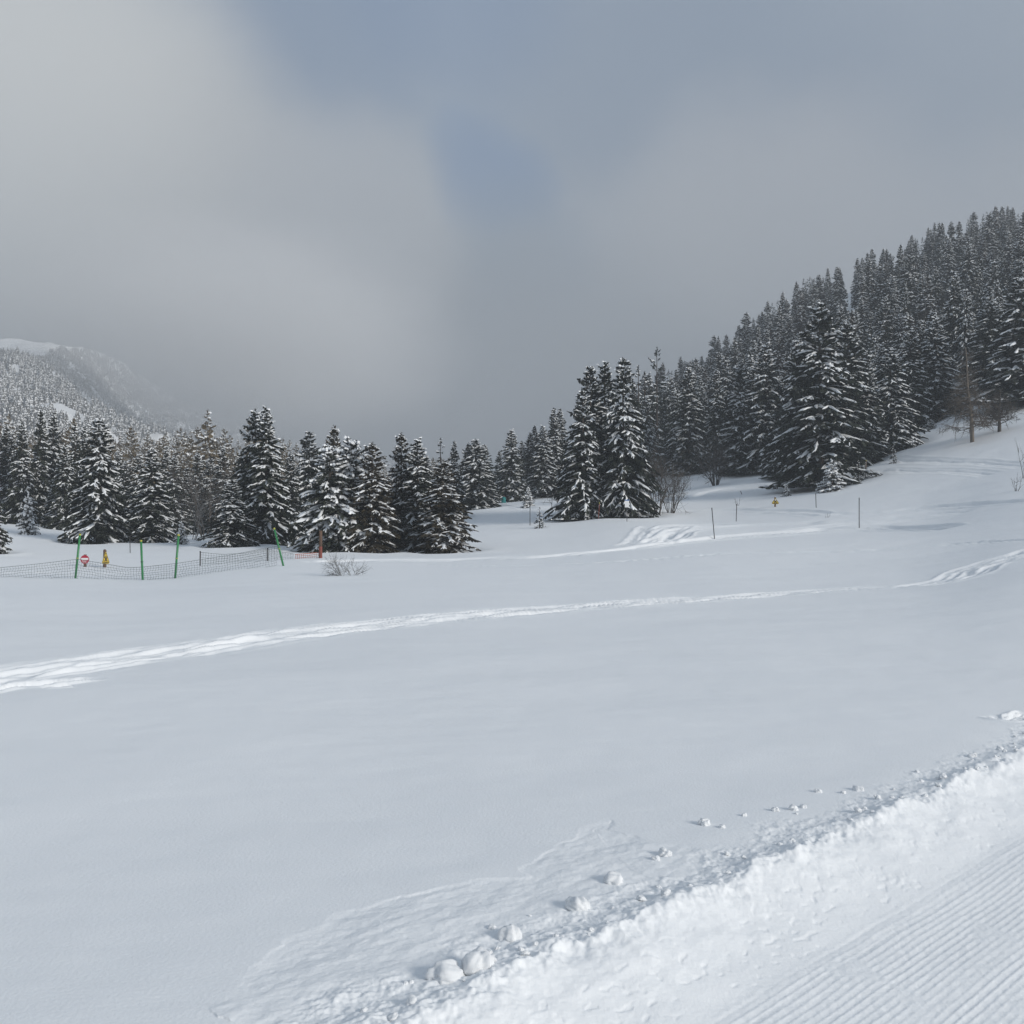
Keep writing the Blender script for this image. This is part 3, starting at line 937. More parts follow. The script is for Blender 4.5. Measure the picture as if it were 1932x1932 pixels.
back = np.stack([PX[:, -1] * 1.25, dep[:, -1] * 1.25, PZ[:, -1] * .55], 1)[:, None]
MP = np.concatenate([np.stack([PX, dep, PZ], 2), back], 1)
n0, n1 = MP.shape[:2]
ii = (np.arange(n0 - 1)[:, None] * n1 + np.arange(n1 - 1)[None]).ravel()
me = mesh_np('mountain', MP.reshape(-1, 3), [np.stack([ii, ii + n1, ii + n1 + 1, ii + 1], 1)], [M['tree_snow']])
tag(link(bpy.data.objects.new('mountain', me)), 'snow-covered mountain side fading into the cloud', 'mountain', kind='structure')

# wood on the mountain side, leaving snowy clearings
def far_tree(seed, H=10.0, R=2.2, tiers=6, k=8):
    """a distant tree: ragged tiers of boughs, some of them snowed over"""
    r = np.random.default_rng(seed)
    V, Fd, SV, SF = [], [], [], []
    for i in range(tiers):
        z = H * (.02 + .86 * i / tiers); hh = H * (.34 - .02 * i); rad_ = R * (1 - i / tiers) ** .8 + .12
        p0 = r.uniform(0, 6.28)
        for q in range(k):
            a0 = p0 + 6.283 * q / k; a1 = a0 + 6.283 / k * 1.15
            r0, r1 = rad_ * r.uniform(.6, 1.15), rad_ * r.uniform(.6, 1.15)
            tri = [(0, 0, z + hh), (r0 * math.cos(a0), r0 * math.sin(a0), z + r.uniform(-.3, .3)), (r1 * math.cos(a1), r1 * math.sin(a1), z + r.uniform(-.3, .3))]
            b = len(V); V += tri + [((tri[1][0] + tri[2][0]) * .36, (tri[1][1] + tri[2][1]) * .36, z + hh * .12)]; Fd.append((b, b + 1, b + 3, b + 2))
            if r.random() < .62:
                b = len(SV); f0, f1 = r.uniform(.35, .6), r.uniform(.85, 1.0)
                pt = lambda t, e, n: (tri[n][0] * t, tri[n][1] * t, (z + hh) * (1 - t) + tri[n][2] * t + e)
                SV += [pt(f0, .18, 1), pt(f1, .12, 1), pt(f1 * r.uniform(.7, 1), .12, 2), pt(f0, .18, 2)]; SF.append((b, b + 1, b + 2, b + 3))
    return np.array(V, float), np.array(Fd), np.array(SV, float), np.array(SF)


lo = [far_tree(60 + k) for k in range(6)]
items = []
rr = random.Random(3)
tree_line = lambda x: np.interp(x, [-900, 0, 60, 120, 170, 260, 400, 1050], [.90, .87, .83, .93, 1.0, 1.0, 1.0, 1.0])
for _ in range(46000):
    xd = rr.uniform(-160, 900); v = rr.random() ** .8
    i = (xd + 900) / 1950 * 329; j = v * 219
    i0, j0 = int(i), int(j)
    if j0 >= 218: continue
    a, b_ = i - i0, j - j0
    P = MP[i0, j0] * (1 - a) * (1 - b_) + MP[i0 + 1, j0] * a * (1 - b_) + MP[i0, j0 + 1] * (1 - a) * b_ + MP[i0 + 1, j0 + 1] * a * b_
    if v > tree_line(xd) + .05 * float(noise(xd / 25, 0.3, 77)): continue
    cl = float(noise(P[0] / 34, P[1] / 70, 411) + .7 * noise(P[0] / 11, P[1] / 26, 412) + .5 * noise(P[0] / 95, P[1] / 160, 413))
    if cl > .46 or rr.random() < .85 * float(sst(-.15, .45, cl)): continue
    h = rr.uniform(4.5, 8.5) * (1 - .35 * sst(.75, .95, v)) * (1 + .35 * max(0, min(2.0, (P[1] - 800) / 800)))
    items.append((P[0], P[1], P[2] - .3, rr.uniform(0, 6.28), h / 10 * 1.15, h / 10, rr.randrange(6)))
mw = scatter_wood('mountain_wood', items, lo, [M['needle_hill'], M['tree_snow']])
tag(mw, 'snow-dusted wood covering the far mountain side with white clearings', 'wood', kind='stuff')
# ------------------------------------------------------------------ ground sheet
def ground_mesh():
    px = np.concatenate([np.arange(780, 194, -.62), np.arange(194, 36, -.30)])
    r1 = 1027 * EYE / px
    r1 = r1[r1 > 2.3]
    r0 = np.linspace(.3, r1[0], 14)[:-1]
    r2 = np.geomspace(r1[-1], 300, 640)[1:]
    r3 = np.geomspace(300, 6000, 60)[1:]
    R = np.concatenate([r0, r1, r2, r3])
    fine = np.linspace(-34, 38, 1400)
    wide = np.concatenate([np.linspace(-180, -62, 40), np.linspace(-60, -34.2, 60), fine, np.linspace(38.2, 60, 70), np.linspace(62, 178, 39)])
    A = np.radians(wide)
    rr_, aa = np.meshgrid(R, A, indexing='ij')
    X = rr_ * np.sin(aa); Y = rr_ * np.cos(aa)
    Z = base_height(X, Y) + soft_disp(X, Y) + near_disp(X, Y) + trail_disp(X, Y) + wells_disp(X, Y)
    nr, na = X.shape
    V = np.stack([X, Y, Z], 2).reshape(-1, 3)
    i = np.arange(nr - 1)[:, None] * na; j = np.arange(na)[None]
    j2 = (j + 1) % na
    Fq = np.stack([i + j, i + j2, i + na + j2, i + na + j], 2).reshape(-1, 4)
    c = len(V)
    V = np.vstack([V, [0, 0, Z[0].mean()]])
    Ft = np.stack([np.full(na, c), (np.arange(na) + 1) % na, np.arange(na)], 1)
    # orient upward
    Fq = Fq[:, ::-1]; Ft = Ft[:, ::1]
    me = mesh_np('snow_ground', V, [Fq, Ft], [M['ground']])
    return link(bpy.data.objects.new('snow_ground', me))


g = ground_mesh()
tag(g, 'white snow field with ski trails and a combed piste edge', 'ground', kind='structure')


def gz(X, Y):
    X = np.array([X], float); Y = np.array([Y], float)
    return float((base_height(X, Y) + soft_disp(X, Y) + near_disp(X, Y) + trail_disp(X, Y) + wells_disp(X, Y))[0])


def gpt(xd, Y):
    X = (xd - CX) / F * Y
    return np.array([X, Y, gz(X, Y)])


# ------------------------------------------------------------------ snow clumps along the bank
def clump_mesh(seed, flat=.75):
    import bmesh
    bm = bmesh.new()
    bmesh.ops.create_icosphere(bm, subdivisions=4, radius=1)
    for v in bm.verts:
        p = v.co.copy()
        k = 1 + .30 * float(noise(p.x * 1.3 + seed, p.y * 1.3 + p.z * .9, seed)) + .16 * float(noise(p.x * 3.1, p.z * 3.1 + p.y, seed + 3)) + .06 * float(noise(p.x * 9 + p.z * 4, p.y * 9, seed + 5))
        v.co = Vector((p.x * k, p.y * k, p.z * k * flat))
    me = bpy.data.meshes.new('snow_clump'); bm.to_mesh(me); bm.free()
    me.polygons.foreach_set('use_smooth', [True] * len(me.polygons))
    me.materials.append(M['clump']); me.update()
    return me


CL = [clump_mesh(s, f) for s, f in ((1, .8), (2, .62), (3, .7), (4, .85), (5, .55), (6, .75))]


def on_ground(x, y):
    """picture point on the finished ground"""
    d = ray(x, y)
    Ys = np.geomspace(2.6, 60, 1500)
    P = CAM[None] + d[None] * (Ys / d[1])[:, None]
    zz = base_height(P[:, 0], P[:, 1]) + soft_disp(P[:, 0], P[:, 1]) + near_disp(P[:, 0], P[:, 1])
    k = int(np.argmax(P[:, 2] < zz))
    return P[k]


BIG = [
    (900, 1826, 33, 0, 'largest rounded snow ball on the bank crest, nearest the bottom edge'),
    (842, 1846, 33, 1, 'low flattened snow lump leaning on the left of the largest ball'),
    (962, 1768, 21, 3, 'round snow ball up and to the right of the largest ball'),
    (928, 1752, 8, 2, 'small nugget beside the second round snow ball'),
    (1090, 1714, 23, 5, 'broad snow lump halfway along the lower bank crest'),
    (1158, 1664, 19, 2, 'bright wedge-shaped snow lump just behind the crest'),
    (1255, 1614, 13, 0, 'snow nugget cluster piece right of the wedge-shaped lump'),
    (1238, 1622, 9, 4, 'flat nugget left of the cluster piece'),
    (1328, 1556, 12, 3, 'double-peaked nugget lying out on the smooth snow'),
    (1362, 1562, 7, 1, 'small nugget right of the double-peaked one'),
    (1404, 1540, 6, 0, 'pea-sized nugget alone on the smooth snow'),
    (1463, 1530, 8, 5, 'nugget at the shady foot of the upper crest'),
    (1497, 1528, 9, 3, 'brighter nugget on the upper crest strip'),
    (1515, 1524, 7, 2, 'nugget touching the brighter one on the upper crest'),
    (1543, 1495, 7, 0, 'nugget beyond the strip on the upper crest'),
    (1590, 1497, 6, 1, 'small nugget farther up the crest strip'),
    (1618, 1492, 11, 4, 'shard-like snow lump standing on the upper crest'),
]
for (x, y, rpx, k, lab) in BIG:
    p = on_ground(x, y)
    o = link(bpy.data.objects.new('snow_clump', CL[k]))
    s = .88 * rpx / F * np.linalg.norm(p - CAM)
    o.scale = (s, s, s); o.location = (p[0], p[1], p[2] + s * .22)
    o.rotation_euler = (random.uniform(-.4, .4), random.uniform(-.4, .4), random.uniform(0, 6.28))
    tag(o, lab, 'snow clump', 'snow clumps along the bank')
rr = random.Random(21)
for k in range(110):
    s_ = rr.uniform(1.6, 12.5); t_ = T1 + float(crest_wobble(np.array([s_]))[0]) + abs(rr.gauss(0.03, .13)) + .02
    X = (s_ - t_) * S2; Y = (s_ + t_) * S2
    z = float(ground_z(X, Y)[0])
    o = link(bpy.data.objects.new('snow_crumb', CL[rr.randrange(6)]))
    r = rr.choice([.006, .008, .008, .011, .012, .018]) * (1 + .05 * s_)
    o.scale = (r, r, r * .9); o.location = (X, Y, z + r * .3); o.rotation_euler = (rr.uniform(-.5, .5), rr.uniform(-.5, .5), rr.uniform(0, 6.28))
    tag(o, 'pebble-sized crumb of snow scattered along the bank crest', 'snow crumb', 'snow crumbs along the bank crest')


# ------------------------------------------------------------------ bare trees and shrubs
def bare_branch(mb, rng, p, d, L, r, depth, curl=.25, up=.1, kids=4, nseg=5):
    pts = [p]; q = np.array(p, float); d = np.array(d, float)
    for k in range(nseg):
        d = d + rng.normal(0, curl, 3) * .5; d[2] += up * .3
        d /= np.linalg.norm(d)
        q = q + d * L / nseg
        pts.append(q.copy())
    rad = [r * (1 - .75 * k / nseg) for k in range(nseg + 1)]
    mb.tube(pts, rad, 5 if r > .02 else 4, cap=False)
    if depth <= 0: return
    for k in range(kids):
        t = rng.uniform(.25, .98); i = min(nseg - 1, int(t * nseg))
        b = pts[i] + (pts[i + 1] - pts[i]) * (t * nseg - i)
        dd = d + rng.normal(0, .75, 3); dd[2] += up
        dd /= np.linalg.norm(dd)
        bare_branch(mb, rng, b, dd, L * rng.uniform(.35, .6), r * .5, depth - 1, curl, up, kids, max(3, nseg - 1))


def shrub(name, xd, Y, h, w, stems, label, mat='bare', seed=0, r=.028, depth=2, kids=4, cat='shrub', up=.15, curl=.25):
    rng = np.random.default_rng(seed)
    p = gpt(xd, Y)
    root = empty(name, p)
    tag(root, label, cat)
    for s in range(stems):
        mb = MB()
        a = rng.uniform(0, 6.28); q = rng.uniform(.2, 1.0)
        d = np.array([math.cos(a) * w / h * q, math.sin(a) * w / h * q * .7, 1.0]); d /= np.linalg.norm(d)
        bare_branch(mb, rng, (math.cos(a) * w * .12, math.sin(a) * w * .1, -.15), d, h * rng.uniform(.75, 1.05), r * rng.uniform(.7, 1.1), depth, curl, up, kids)
        mb.build('stem', M[mat], root, True)
    return root


shrub('bare_shrub', 1350, 100, 3.6, 1.8, 16, 'many-stemmed bare shrub like a broom before the forest edge', seed=3, r=.055, depth=2, kids=6)
shrub('bare_shrub', 1240, 77, 4.0, 1.6, 14, 'dense bare shrub close against the right side of the tall clump', seed=4, r=.04, kids=6)
shrub('bare_shrub', 1266, 78, 3.2, 1.7, 15, 'airy reddish bare shrub spreading right of the dense one', seed=5, r=.03, kids=7)
shrub('frosted_bush', 655, 36.5, .80, 1.15, 15, 'small frosted bush with fanned twigs alone in the open snow', mat='frost', seed=6, r=.012, kids=6, cat='bush', up=.02, curl=.45)
shrub('bare_shrub', 1047, 86, 2.0, 1.2, 3, 'crooked little bare tree left of the tall clump', seed=7, r=.05, curl=.5)
shrub('dry_stalk', 1393, 80, .9, .5, 3, 'few dry stalks sticking from the snow near the leaning poles', seed=8, r=.02, depth=1, kids=2, cat='stalks')
shrub('dry_stalk', 1917, 62, 1.1, .7, 4, 'dry stalks at the right border', seed=9, r=.02, depth=1, kids=3, cat='stalks')
shrub('dry_stalk', 1932, 66, 2.3, .6, 4, 'taller bare twigs cut by the right border', seed=10, r=.022, depth=1, kids=3, cat='stalks')
shrub('dry_stalk', 1558, 66, .5, .4, 3, 'faint dry twigs below the waist-high snowy spruce', seed=12, r=.014, depth=1, kids=2, cat='stalks', mat='frost')
shrub('bare_tree', 385, 74, 4.3, 1.7, 8, 'grey bare leafless tree between the dark spruces behind the net', seed=11, r=.05, depth=3, kids=5, cat='bare tree')
shrub('bare_shrub', 362, 70, 3.2, 2.0, 6, 'low grey thicket at the foot of the leafless tree', seed=13, r=.03, depth=2, kids=4, mat='frost')
shrub('bare_shrub', 1770, 95, 1.3, 2.2, 5, 'thin bare twigs reaching over the snow left of the larch', seed=14, r=.02, depth=2, kids=3, up=-.05)


def bare_tree(name, xd, Y, top, label, lean, mat, seed, droop, spread, nbr, z_first, trunk_r):
    rng = np.random.default_rng(seed)
    p = gpt(xd, Y); h = at(xd, top, Y)[2] - p[2]
    root = empty(name, p); tag(root, label, 'larch' if 'larch' in name else 'bare tree')
    ks = np.linspace(0, 1, 9)
    tp = [np.array([lean * h * k + .05 * math.sin(k * 9 + seed), 0, -.3 if k == 0 else k * h]) for k in ks]
    mb = MB(); mb.tube(tp, [trunk_r * (1 - .9 * k) + .012 for k in ks], 8); mb.build('trunk', M[mat], root, True)
    mb = MB()
    for k in range(nbr):
        q = rng.uniform(z_first, .99); a = rng.uniform(0, 6.28)
        b = np.array([lean * h * q, 0, q * h])
        L = spread * h * (1 - q * .85) * rng.uniform(.6, 1.1)
        bare_branch(mb, rng, b, (math.cos(a), math.sin(a), rng.uniform(-.1, .35)), L, .055 * (1.1 - q), 2, .28, droop, 6)
    mb.build('branches', M['larch_twig'] if 'larch' in name else M['bare'], root, True)
    return root


bare_tree('larch_tree', 1836, 86, 655, 'leaning leafless larch with a pale trunk on the right slope', -.07, 'larch', 31, -.16, .34, 120, .14, .17)
bare_tree('bare_tree', 1886, 87, 735, 'crooked dark bare tree right of the leaning larch', .03, 'bare', 32, .10, .60, 70, .14, .15)

# a few dead-branch layers inside the big left bank are part of the crowns


# ------------------------------------------------------------------ poles and signs
def pole(xb, Y, base, xt, top, label, name='marker_pole', mat='pole', r=.026, group='thin marker poles in the snow', cat='pole'):
    g_ = gpt(xb, Y)
    t_ = at(xt, top, Y)
    root = empty(name, g_)
    tag(root, label, cat, group)
    d = t_ - g_
    mb = MB(); mb.tube([-d * .15, d * .93], r, 8); mb.build('shaft', M[mat], root, True)
    mb = MB(); mb.tube([d * .93, d], r * 1.08, 8); mb.build('tip', M['black'] if mat == 'pole' else M['yellow'], root, True)
    return root


pole(1348, 59, 1012, 1343, 958, 'dark marker pole leaning left, beside the broad trail')
pole(1389, 70, 993, 1390, 951, 'upright marker pole just right of the left-leaning one')
pole(1400, 88, 948, 1397, 926, 'short thin pole standing behind the two poles by the trail')
pole(1540, 72, 962, 1539, 931, 'dark marker pole right of the yellow triangle')
pole(1621, 60, 999, 1621, 939, 'tallest marker pole standing alone on the right field')
pole(1462, 100, 906, 1461, 890, 'faint little pole in the shade before the giant spruce', r=.022)
pole(1000, 74, 976, 1000, 946, 'marker pole in the hollow near the lone little spruce')
pole(1129, 74, 981, 1131, 948, 'pole with a reddish upper half before the tall clump', mat='redwood')
pole(246, 57, 1057, 245, 1009, 'thin pole before the gap between two snowy spruces at left', r=.022)
pole(296, 64, 1039, 296, 1014, 'small pole beneath the medium spruce of the second green pole', r=.022)
pole(293, 68, 1030, 293, 1016, 'faint short pole beside the small pole under the medium spruce', r=.02)
pole(1634, 86, 905, 1598 + 36, 868, 'brown stake beside the thin little spruces', name='wooden_stake', mat='wood', r=.05, group=None, cat='stake')

# green net poles
GP = [
    (143, 39.0, 1095, 151, 1007, 'first green pole from the left, leaning right, carrying the net'),
    (270, 38.5, 1101, 266, 1019, 'second green pole from the left, tilting slightly left'),
    (331, 38.5, 1097, 337, 1008, 'third green pole from the left, leaning right'),
    (535, 42.5, 1063, 517, 996, 'last green pole at the right end of the net, leaning left'),
]
for (xb, Y, b, xt, t, lab) in GP:
    root = empty('net_pole', gpt(xb, Y)); tag(root, lab, 'pole', 'green net poles')
    bp = np.array(root.location); tp = at(xt, t, Y); d = tp - bp
    mb = MB(); mb.tube([-d * .12, d * .96], .040, 10); mb.build('shaft', M['green'], root, True)
    mb = MB(); mb.tube([d * .96, d], .044, 10); mb.build('cap', M['yellow'], root, True)
    mb = MB(); mb.tube([d * .445, d * .46], .052, 10); mb.build('clip', M['yellow'] if xb != 270 else M['black'], root, True)


# nets: cords of real thickness
def net(name, top, bot, Yc, mat, label, cell_px=5.2, rows=8, r=.0040, sag=.0, seed=0):
    rng = np.random.default_rng(seed)
    xs = np.arange(top[0][0], top[-1][0] + .1, cell_px)
    Y = np.interp(xs, [c[0] for c in Yc], [c[1] for c in Yc]) + .25 * np.sin(xs * .03 + seed)
    ty = np.interp(xs, [c[0] for c in top], [c[1] for c in top]); by = np.interp(xs, [c[0] for c in bot], [c[1] for c in bot])
    Pt = np.array([at(x, y, d) for x, y, d in zip(xs, ty, Y)]); Pb = np.array([at(x, y, d) for x, y, d in zip(xs, by, Y)])
    org = np.array([Pt[0][0], Pt[0][1], Pb[0][2]])
    root = empty(name, org); tag(root, label, 'net')
    G = np.array([Pt + (Pb - Pt) * q for q in np.linspace(0, 1, rows + 1)]) - org
    # slack: rows and columns drift
    for q in range(1, rows + 1):
        G[q, :, 1] += .10 * math.sin(q * 1.7) * np.sin(xs * .05)
        G[q, :, 0] += .022 * noise(xs * .05, xs * 0 + q * .4, 500 + seed) * q / rows * 2.5
        G[q, :, 2] += .02 * noise(xs * .09, xs * 0 + q * .9, 510 + seed)
    mb = MB()
    for q in range(rows + 1):
        if q == 0: continue
        mb.tube(list(G[q]), r * (1.2 if q == rows else 1), 4, cap=False)
    for i in range(len(xs)):
        mb.tube([G[q, i] for q in range(rows + 1)], r, 4, cap=False)
    mb.build('mesh_cords', M[mat], root, True)
    mb = MB(); mb.tube(list(G[0]), r * 2.0, 6); mb.build('top_rope', M[mat], root, True)
    return root


net('safety_net', [(-60, 1078), (0, 1071), (70, 1064), (147, 1055), (200, 1064), (240, 1071), (268, 1070), (333, 1063), (430, 1048), (524, 1030)],
    [(-60, 1112), (0, 1108), (70, 1102), (147, 1097), (180, 1101), (215, 1106), (268, 1103), (333, 1097), (420, 1085), (480, 1075), (535, 1063)],
    [(-60, 38.6), (147, 39.0), (270, 38.5), (333, 38.5), (535, 42.5)], 'net', 'long dark safety net strung between the green poles', seed=1)
net('safety_net', [(378, 1042), (420, 1046), (460, 1044), (505, 1036), (520, 1040), (556, 1045)],
    [(378, 1077), (440, 1076), (505, 1061), (556, 1061)],
    [(378, 47), (556, 49)], 'net', 'second dark net sagging behind the right half of the long one', cell_px=5, rows=7, r=.0045, seed=2)
net('orange_net', [(557, 1046), (585, 1044), (605, 1042)], [(557, 1060), (585, 1058), (605, 1054)], [(557, 49), (605, 50)], 'orange_net',
    'short orange net tied to the wooden post before the snow-laden spruce', cell_px=4, rows=4, r=.008, seed=3)
pole(378, 47, 1077, 378, 1040, 'dark post at the left end of the second net', name='net_post', r=.03, group='dark posts of the second net')
pole(505, 48, 1061, 505, 1034, 'dark post near the right end of the second net', name='net_post', r=.03, group='dark posts of the second net')
g_ = gpt(605, 50); h = at(605, 1001, 50)[2] - g_[2]
root = empty('wooden_post', g_); tag(root, 'brown wooden post with a reddish lower half holding the orange net', 'post')
MB().tube([(0, 0, -.3), (0, 0, h * .42)], .085, 10).build('lower_shaft', M['redwood'], root, True)
MB().tube([(0, 0, h * .42), (0, 0, h)], .08, 10).build('upper_shaft', M['wood'], root, True)


def disc(r, n=40):
    return [(r * math.cos(2 * math.pi * k / n), r * math.sin(2 * math.pi * k / n)) for k in range(n)]


def rtri(w, h, c=.06):
    """upright triangle with clipped corners, base at 0"""
    return [(-w / 2 + c, 0), (w / 2 - c, 0), (w / 2 - c * .2, c * 1.1), (c * .45, h - c * .7), (-c * .45, h - c * .7), (-w / 2 + c * .2, c * 1.1)]


# no-entry sign
Y = 50.0
c = at(160, 1055.5, Y); b = gpt(160, Y)
R_ = 8.3 / F * Y
root = empty('no_entry_sign', b); tag(root, 'round red no-entry sign with a white bar on a short wooden post', 'sign')
o = c - b
MB().prism([(-.055, -.3), (.055, -.3), (.055, o[2] + R_ * 1.12), (-.055, o[2] + R_ * 1.12)], .09, (0, .075, 0), (1, 0, 0), (0, 0, 1)).build('post', M['wood'], root)
pl = MB().prism(disc(R_), .02, o, (1, 0, 0), (0, 0, 1)).build('plate', M['sign_red'], root)
MB().prism([(-R_ * .80, -.045), (R_ * .80, -.045), (R_ * .80, .045), (-R_ * .80, .045)], .008, o + np.array([0, -.0125, R_ * .12]), (1, 0, 0), (0, 0, 1)).build('white_bar', M['white'], pl)
mb = MB()
for (x0, z0, x1, z1) in ((-.6, -.42, -.5, -.22), (-.42, -.45, -.34, -.25), (-.28, -.5, -.1, -.43), (-.28, -.36, -.12, -.3), (-.02, -.48, .05, -.25), (.12, -.5, .3, -.44), (.16, -.36, .34, -.29), (.42, -.42, .5, -.2), (-.45, -.66, .42, -.60)):
    mb.prism([(x0 * R_, z0 * R_), (x1 * R_, z0 * R_), (x1 * R_, z1 * R_), (x0 * R_, z1 * R_)], .005, o + np.array([0, -.0125, 0]), (1, 0, 0), (0, 0, 1))
mb.build('lettering', M['white'], pl)
mb = MB()
ri, ro = R_ * .93, R_ * .985
n = 40
for k in range(n):
    a0, a1 = 2 * math.pi * k / n, 2 * math.pi * (k + 1) / n
    mb.prism([(ri * math.cos(a0), ri * math.sin(a0)), (ro * math.cos(a0), ro * math.sin(a0)), (ro * math.cos(a1), ro * math.sin(a1)), (ri * math.cos(a1), ri * math.sin(a1))], .005, o + np.array([0, -.0120, 0]), (1, 0, 0), (0, 0, 1))
mb.build('rim_line', paint_mat('rim_pink', (.5, .2, .22), .5), pl)


def triangle_sign(xd, Y, top, bottom, label, w, yaw, post_w, snow_cap=False, back_post_up=0.0):
    b = gpt(xd, Y)
    zt = at(xd, top, Y)[2] - b[2]; zb = at(xd, bottom, Y)[2] - b[2]
    root = empty('warning_sign', b, yaw); tag(root, label, 'sign', 'yellow warning signs')
    h = zt - zb
    MB().prism([(-post_w, -.3), (post_w, -.3), (post_w, zt + back_post_up), (post_w * .4, zt + back_post_up + .06), (-post_w * .4, zt + back_post_up + .06), (-post_w, zt + back_post_up)], post_w * 1.6, (0, post_w * .8 + .02, 0), (1, 0, 0), (0, 0, 1)).build('post', M['wood'], root)
    pl = MB().prism(rtri(w, h), .025, (0, 0, zb), (1, 0, 0), (0, 0, 1)).build('plate', M['sign_yellow'], root)
    # black rim bars and a figure with crossed limbs
    mb = MB(); q = rtri(w * .90, h * .90); qi = rtri(w * .80, h * .80)
    off = np.array([0, -.0155, zb + h * .035]); offi = h * .03
    for k in range(6):
        k2 = (k + 1) % 6
        mb.prism([q[k], q[k2], (qi[k2][0], qi[k2][1] + offi), (qi[k][0], qi[k][1] + offi)], .006, off, (1, 0, 0), (0, 0, 1))
    mb.build('black_rim', M['black'], pl)
    mb = MB(); z0 = zb + h * .2
    def bar(x0, z0_, x1, z1_, t):
        d = np.array([x1 - x0, z1_ - z0_]); d /= np.linalg.norm(d); nn = np.array([-d[1], d[0]]) * t
        mb.prism([(x0 - nn[0], z0_ - nn[1]), (x1 - nn[0], z1_ - nn[1]), (x1 + nn[0], z1_ + nn[1]), (x0 + nn[0], z0_ + nn[1])], .006, (0, -.0155, z0), (1, 0, 0), (0, 0, 1))
    u = w * .17; v = h * .36
    bar(-u, 0, u, v, .026); bar(-u, v * 1.01, u * .98, 0, .0262)
    bar(-u * 1.5, -h * .075, u * 1.5, -h * .075, .018)
    mb.prism(disc(w * .06, 14), .0065, (0, -.0155, z0 + v * 1.08), (1, 0, 0), (0, 0, 1))
    mb.build('figure', M['black'], pl)
    if snow_cap:
        mb = MB(); mb.tube([(-.05, -.02, zb + h * .58), (0, -.03, zb + h * .66), (.05, -.02, zb + h * .58)], [.02, .06, .02], 8); mb.build('snow_patch', M['clump'], pl, True)
    return root


triangle_sign(200, 50, 1040, 1064, 'yellow warning triangle turned half away on a brown post behind the net', .44, math.radians(58), .06, back_post_up=.03)
triangle_sign(1463, 76, 939, 951, 'yellow warning triangle facing the field near the giant spruce', .56, 0, .05, snow_cap=True)

# white board before the tall clump
Y = 71.0
b = gpt(1183, Y); c = at(1183, 951, Y) - b
root = empty('notice_board', b); tag(root, 'small white board with a blue top strip on a thin post before the tall clump', 'sign')
w, h = 8.2 / F * Y, 12.5 / F * Y
MB().tube([(0, .03, -.3), (0, .03, c[2] + h * .5)], .022, 8).build('post', M['pole'], root, True)
pl = MB().prism([(-w / 2, -h / 2), (w / 2, -h / 2), (w / 2, h / 2), (-w / 2, h / 2)], .02, (0, 0, c[2]), (1, 0, 0), (0, 0, 1)).build('panel', M['white'], root)
MB().prism([(-w / 2, 0), (w / 2, 0), (w / 2, h * .16), (-w / 2, h * .16)], .024, (0, 0, c[2] + h / 2 + .002), (1, 0, 0), (0, 0, 1)).build('blue_strip', M['blue'], pl)

# teal cover at the edge of the wood
Y = 104
b = gpt(950, Y)
root = empty('padded_post', b); tag(root, 'small teal padding wrapped round a post at the edge of the hazy wood', 'padding')
MB().tube([(0, 0, -.2), (0, 0, .1), (.02, 0, .55), (.03, 0, .62)], [.2, .23, .21, .12], 12).build('padding', M['teal'], root, True)
MB().tube([(.03, 0, .6), (.03, 0, .8)], .05, 8).build('post', M['wood'], root, True)

# ------------------------------------------------------------------ light
SUN_AZ, SUN_EL = 124.0, 19.0     # degrees clockwise from the view direction, above the horizon
sd = bpy.data.lights.new('sun', 'SUN'); sd.energy = 3.9; sd.angle = math.radians(18.0); sd.color = (1.0, .955, .89)
so = bpy.data.objects.new('sun', sd); link(so)
v = Vector((math.sin(math.radians(SUN_AZ)) * math.cos(math.radians(SUN_EL)), math.cos(math.radians(SUN_AZ)) * math.cos(math.radians(SUN_EL)), math.sin(math.radians(SUN_EL))))
so.rotation_euler = v.to_track_quat('Z', 'Y').to_euler()

w = bpy.data.worlds.new('World'); SC.world = w; w.use_nodes = True
nt = w.node_tree; bg = nt.nodes['Background']
sky = N(nt, 'ShaderNodeTexSky', sky_type='NISHITA'); sky.sun_disc = False
sky.sun_elevation = math.radians(SUN_EL); sky.sun_rotation = math.radians(SUN_AZ); sky.altitude = 1800; sky.air_density = 1.0; sky.dust_density = .6
STR = .10
SKYK = .59
bg.inputs['Strength'].default_value = STR
tc = N(nt, 'ShaderNodeTexCoord')
nz = N(nt, 'ShaderNodeTexNoise'); nz.inputs['Scale'].default_value = 3.4; nz.inputs['Detail'].default_value = 7; nz.inputs['Roughness'].default_value = .56
nt.links.new(tc.outputs['Generated'], nz.inputs['Vector'])
sb = N(nt, 'ShaderNodeVectorMath', operation='SUBTRACT'); sb.inputs[1].default_value = (.5, .5, .5)
nt.links.new(nz.outputs['Color'], sb.inputs[0])
sc_ = N(nt, 'ShaderNodeVectorMath', operation='SCALE'); sc_.inputs['Scale'].default_value = .15
nt.links.new(sb.outputs[0], sc_.inputs[0])
ad = N(nt, 'ShaderNodeVectorMath', operation='ADD'); nt.links.new(tc.outputs['Generated'], ad.inputs[0]); nt.links.new(sc_.outputs[0], ad.inputs[1])
nm = N(nt, 'ShaderNodeVectorMath', operation='NORMALIZE'); nt.links.new(ad.outputs[0], nm.inputs[0])


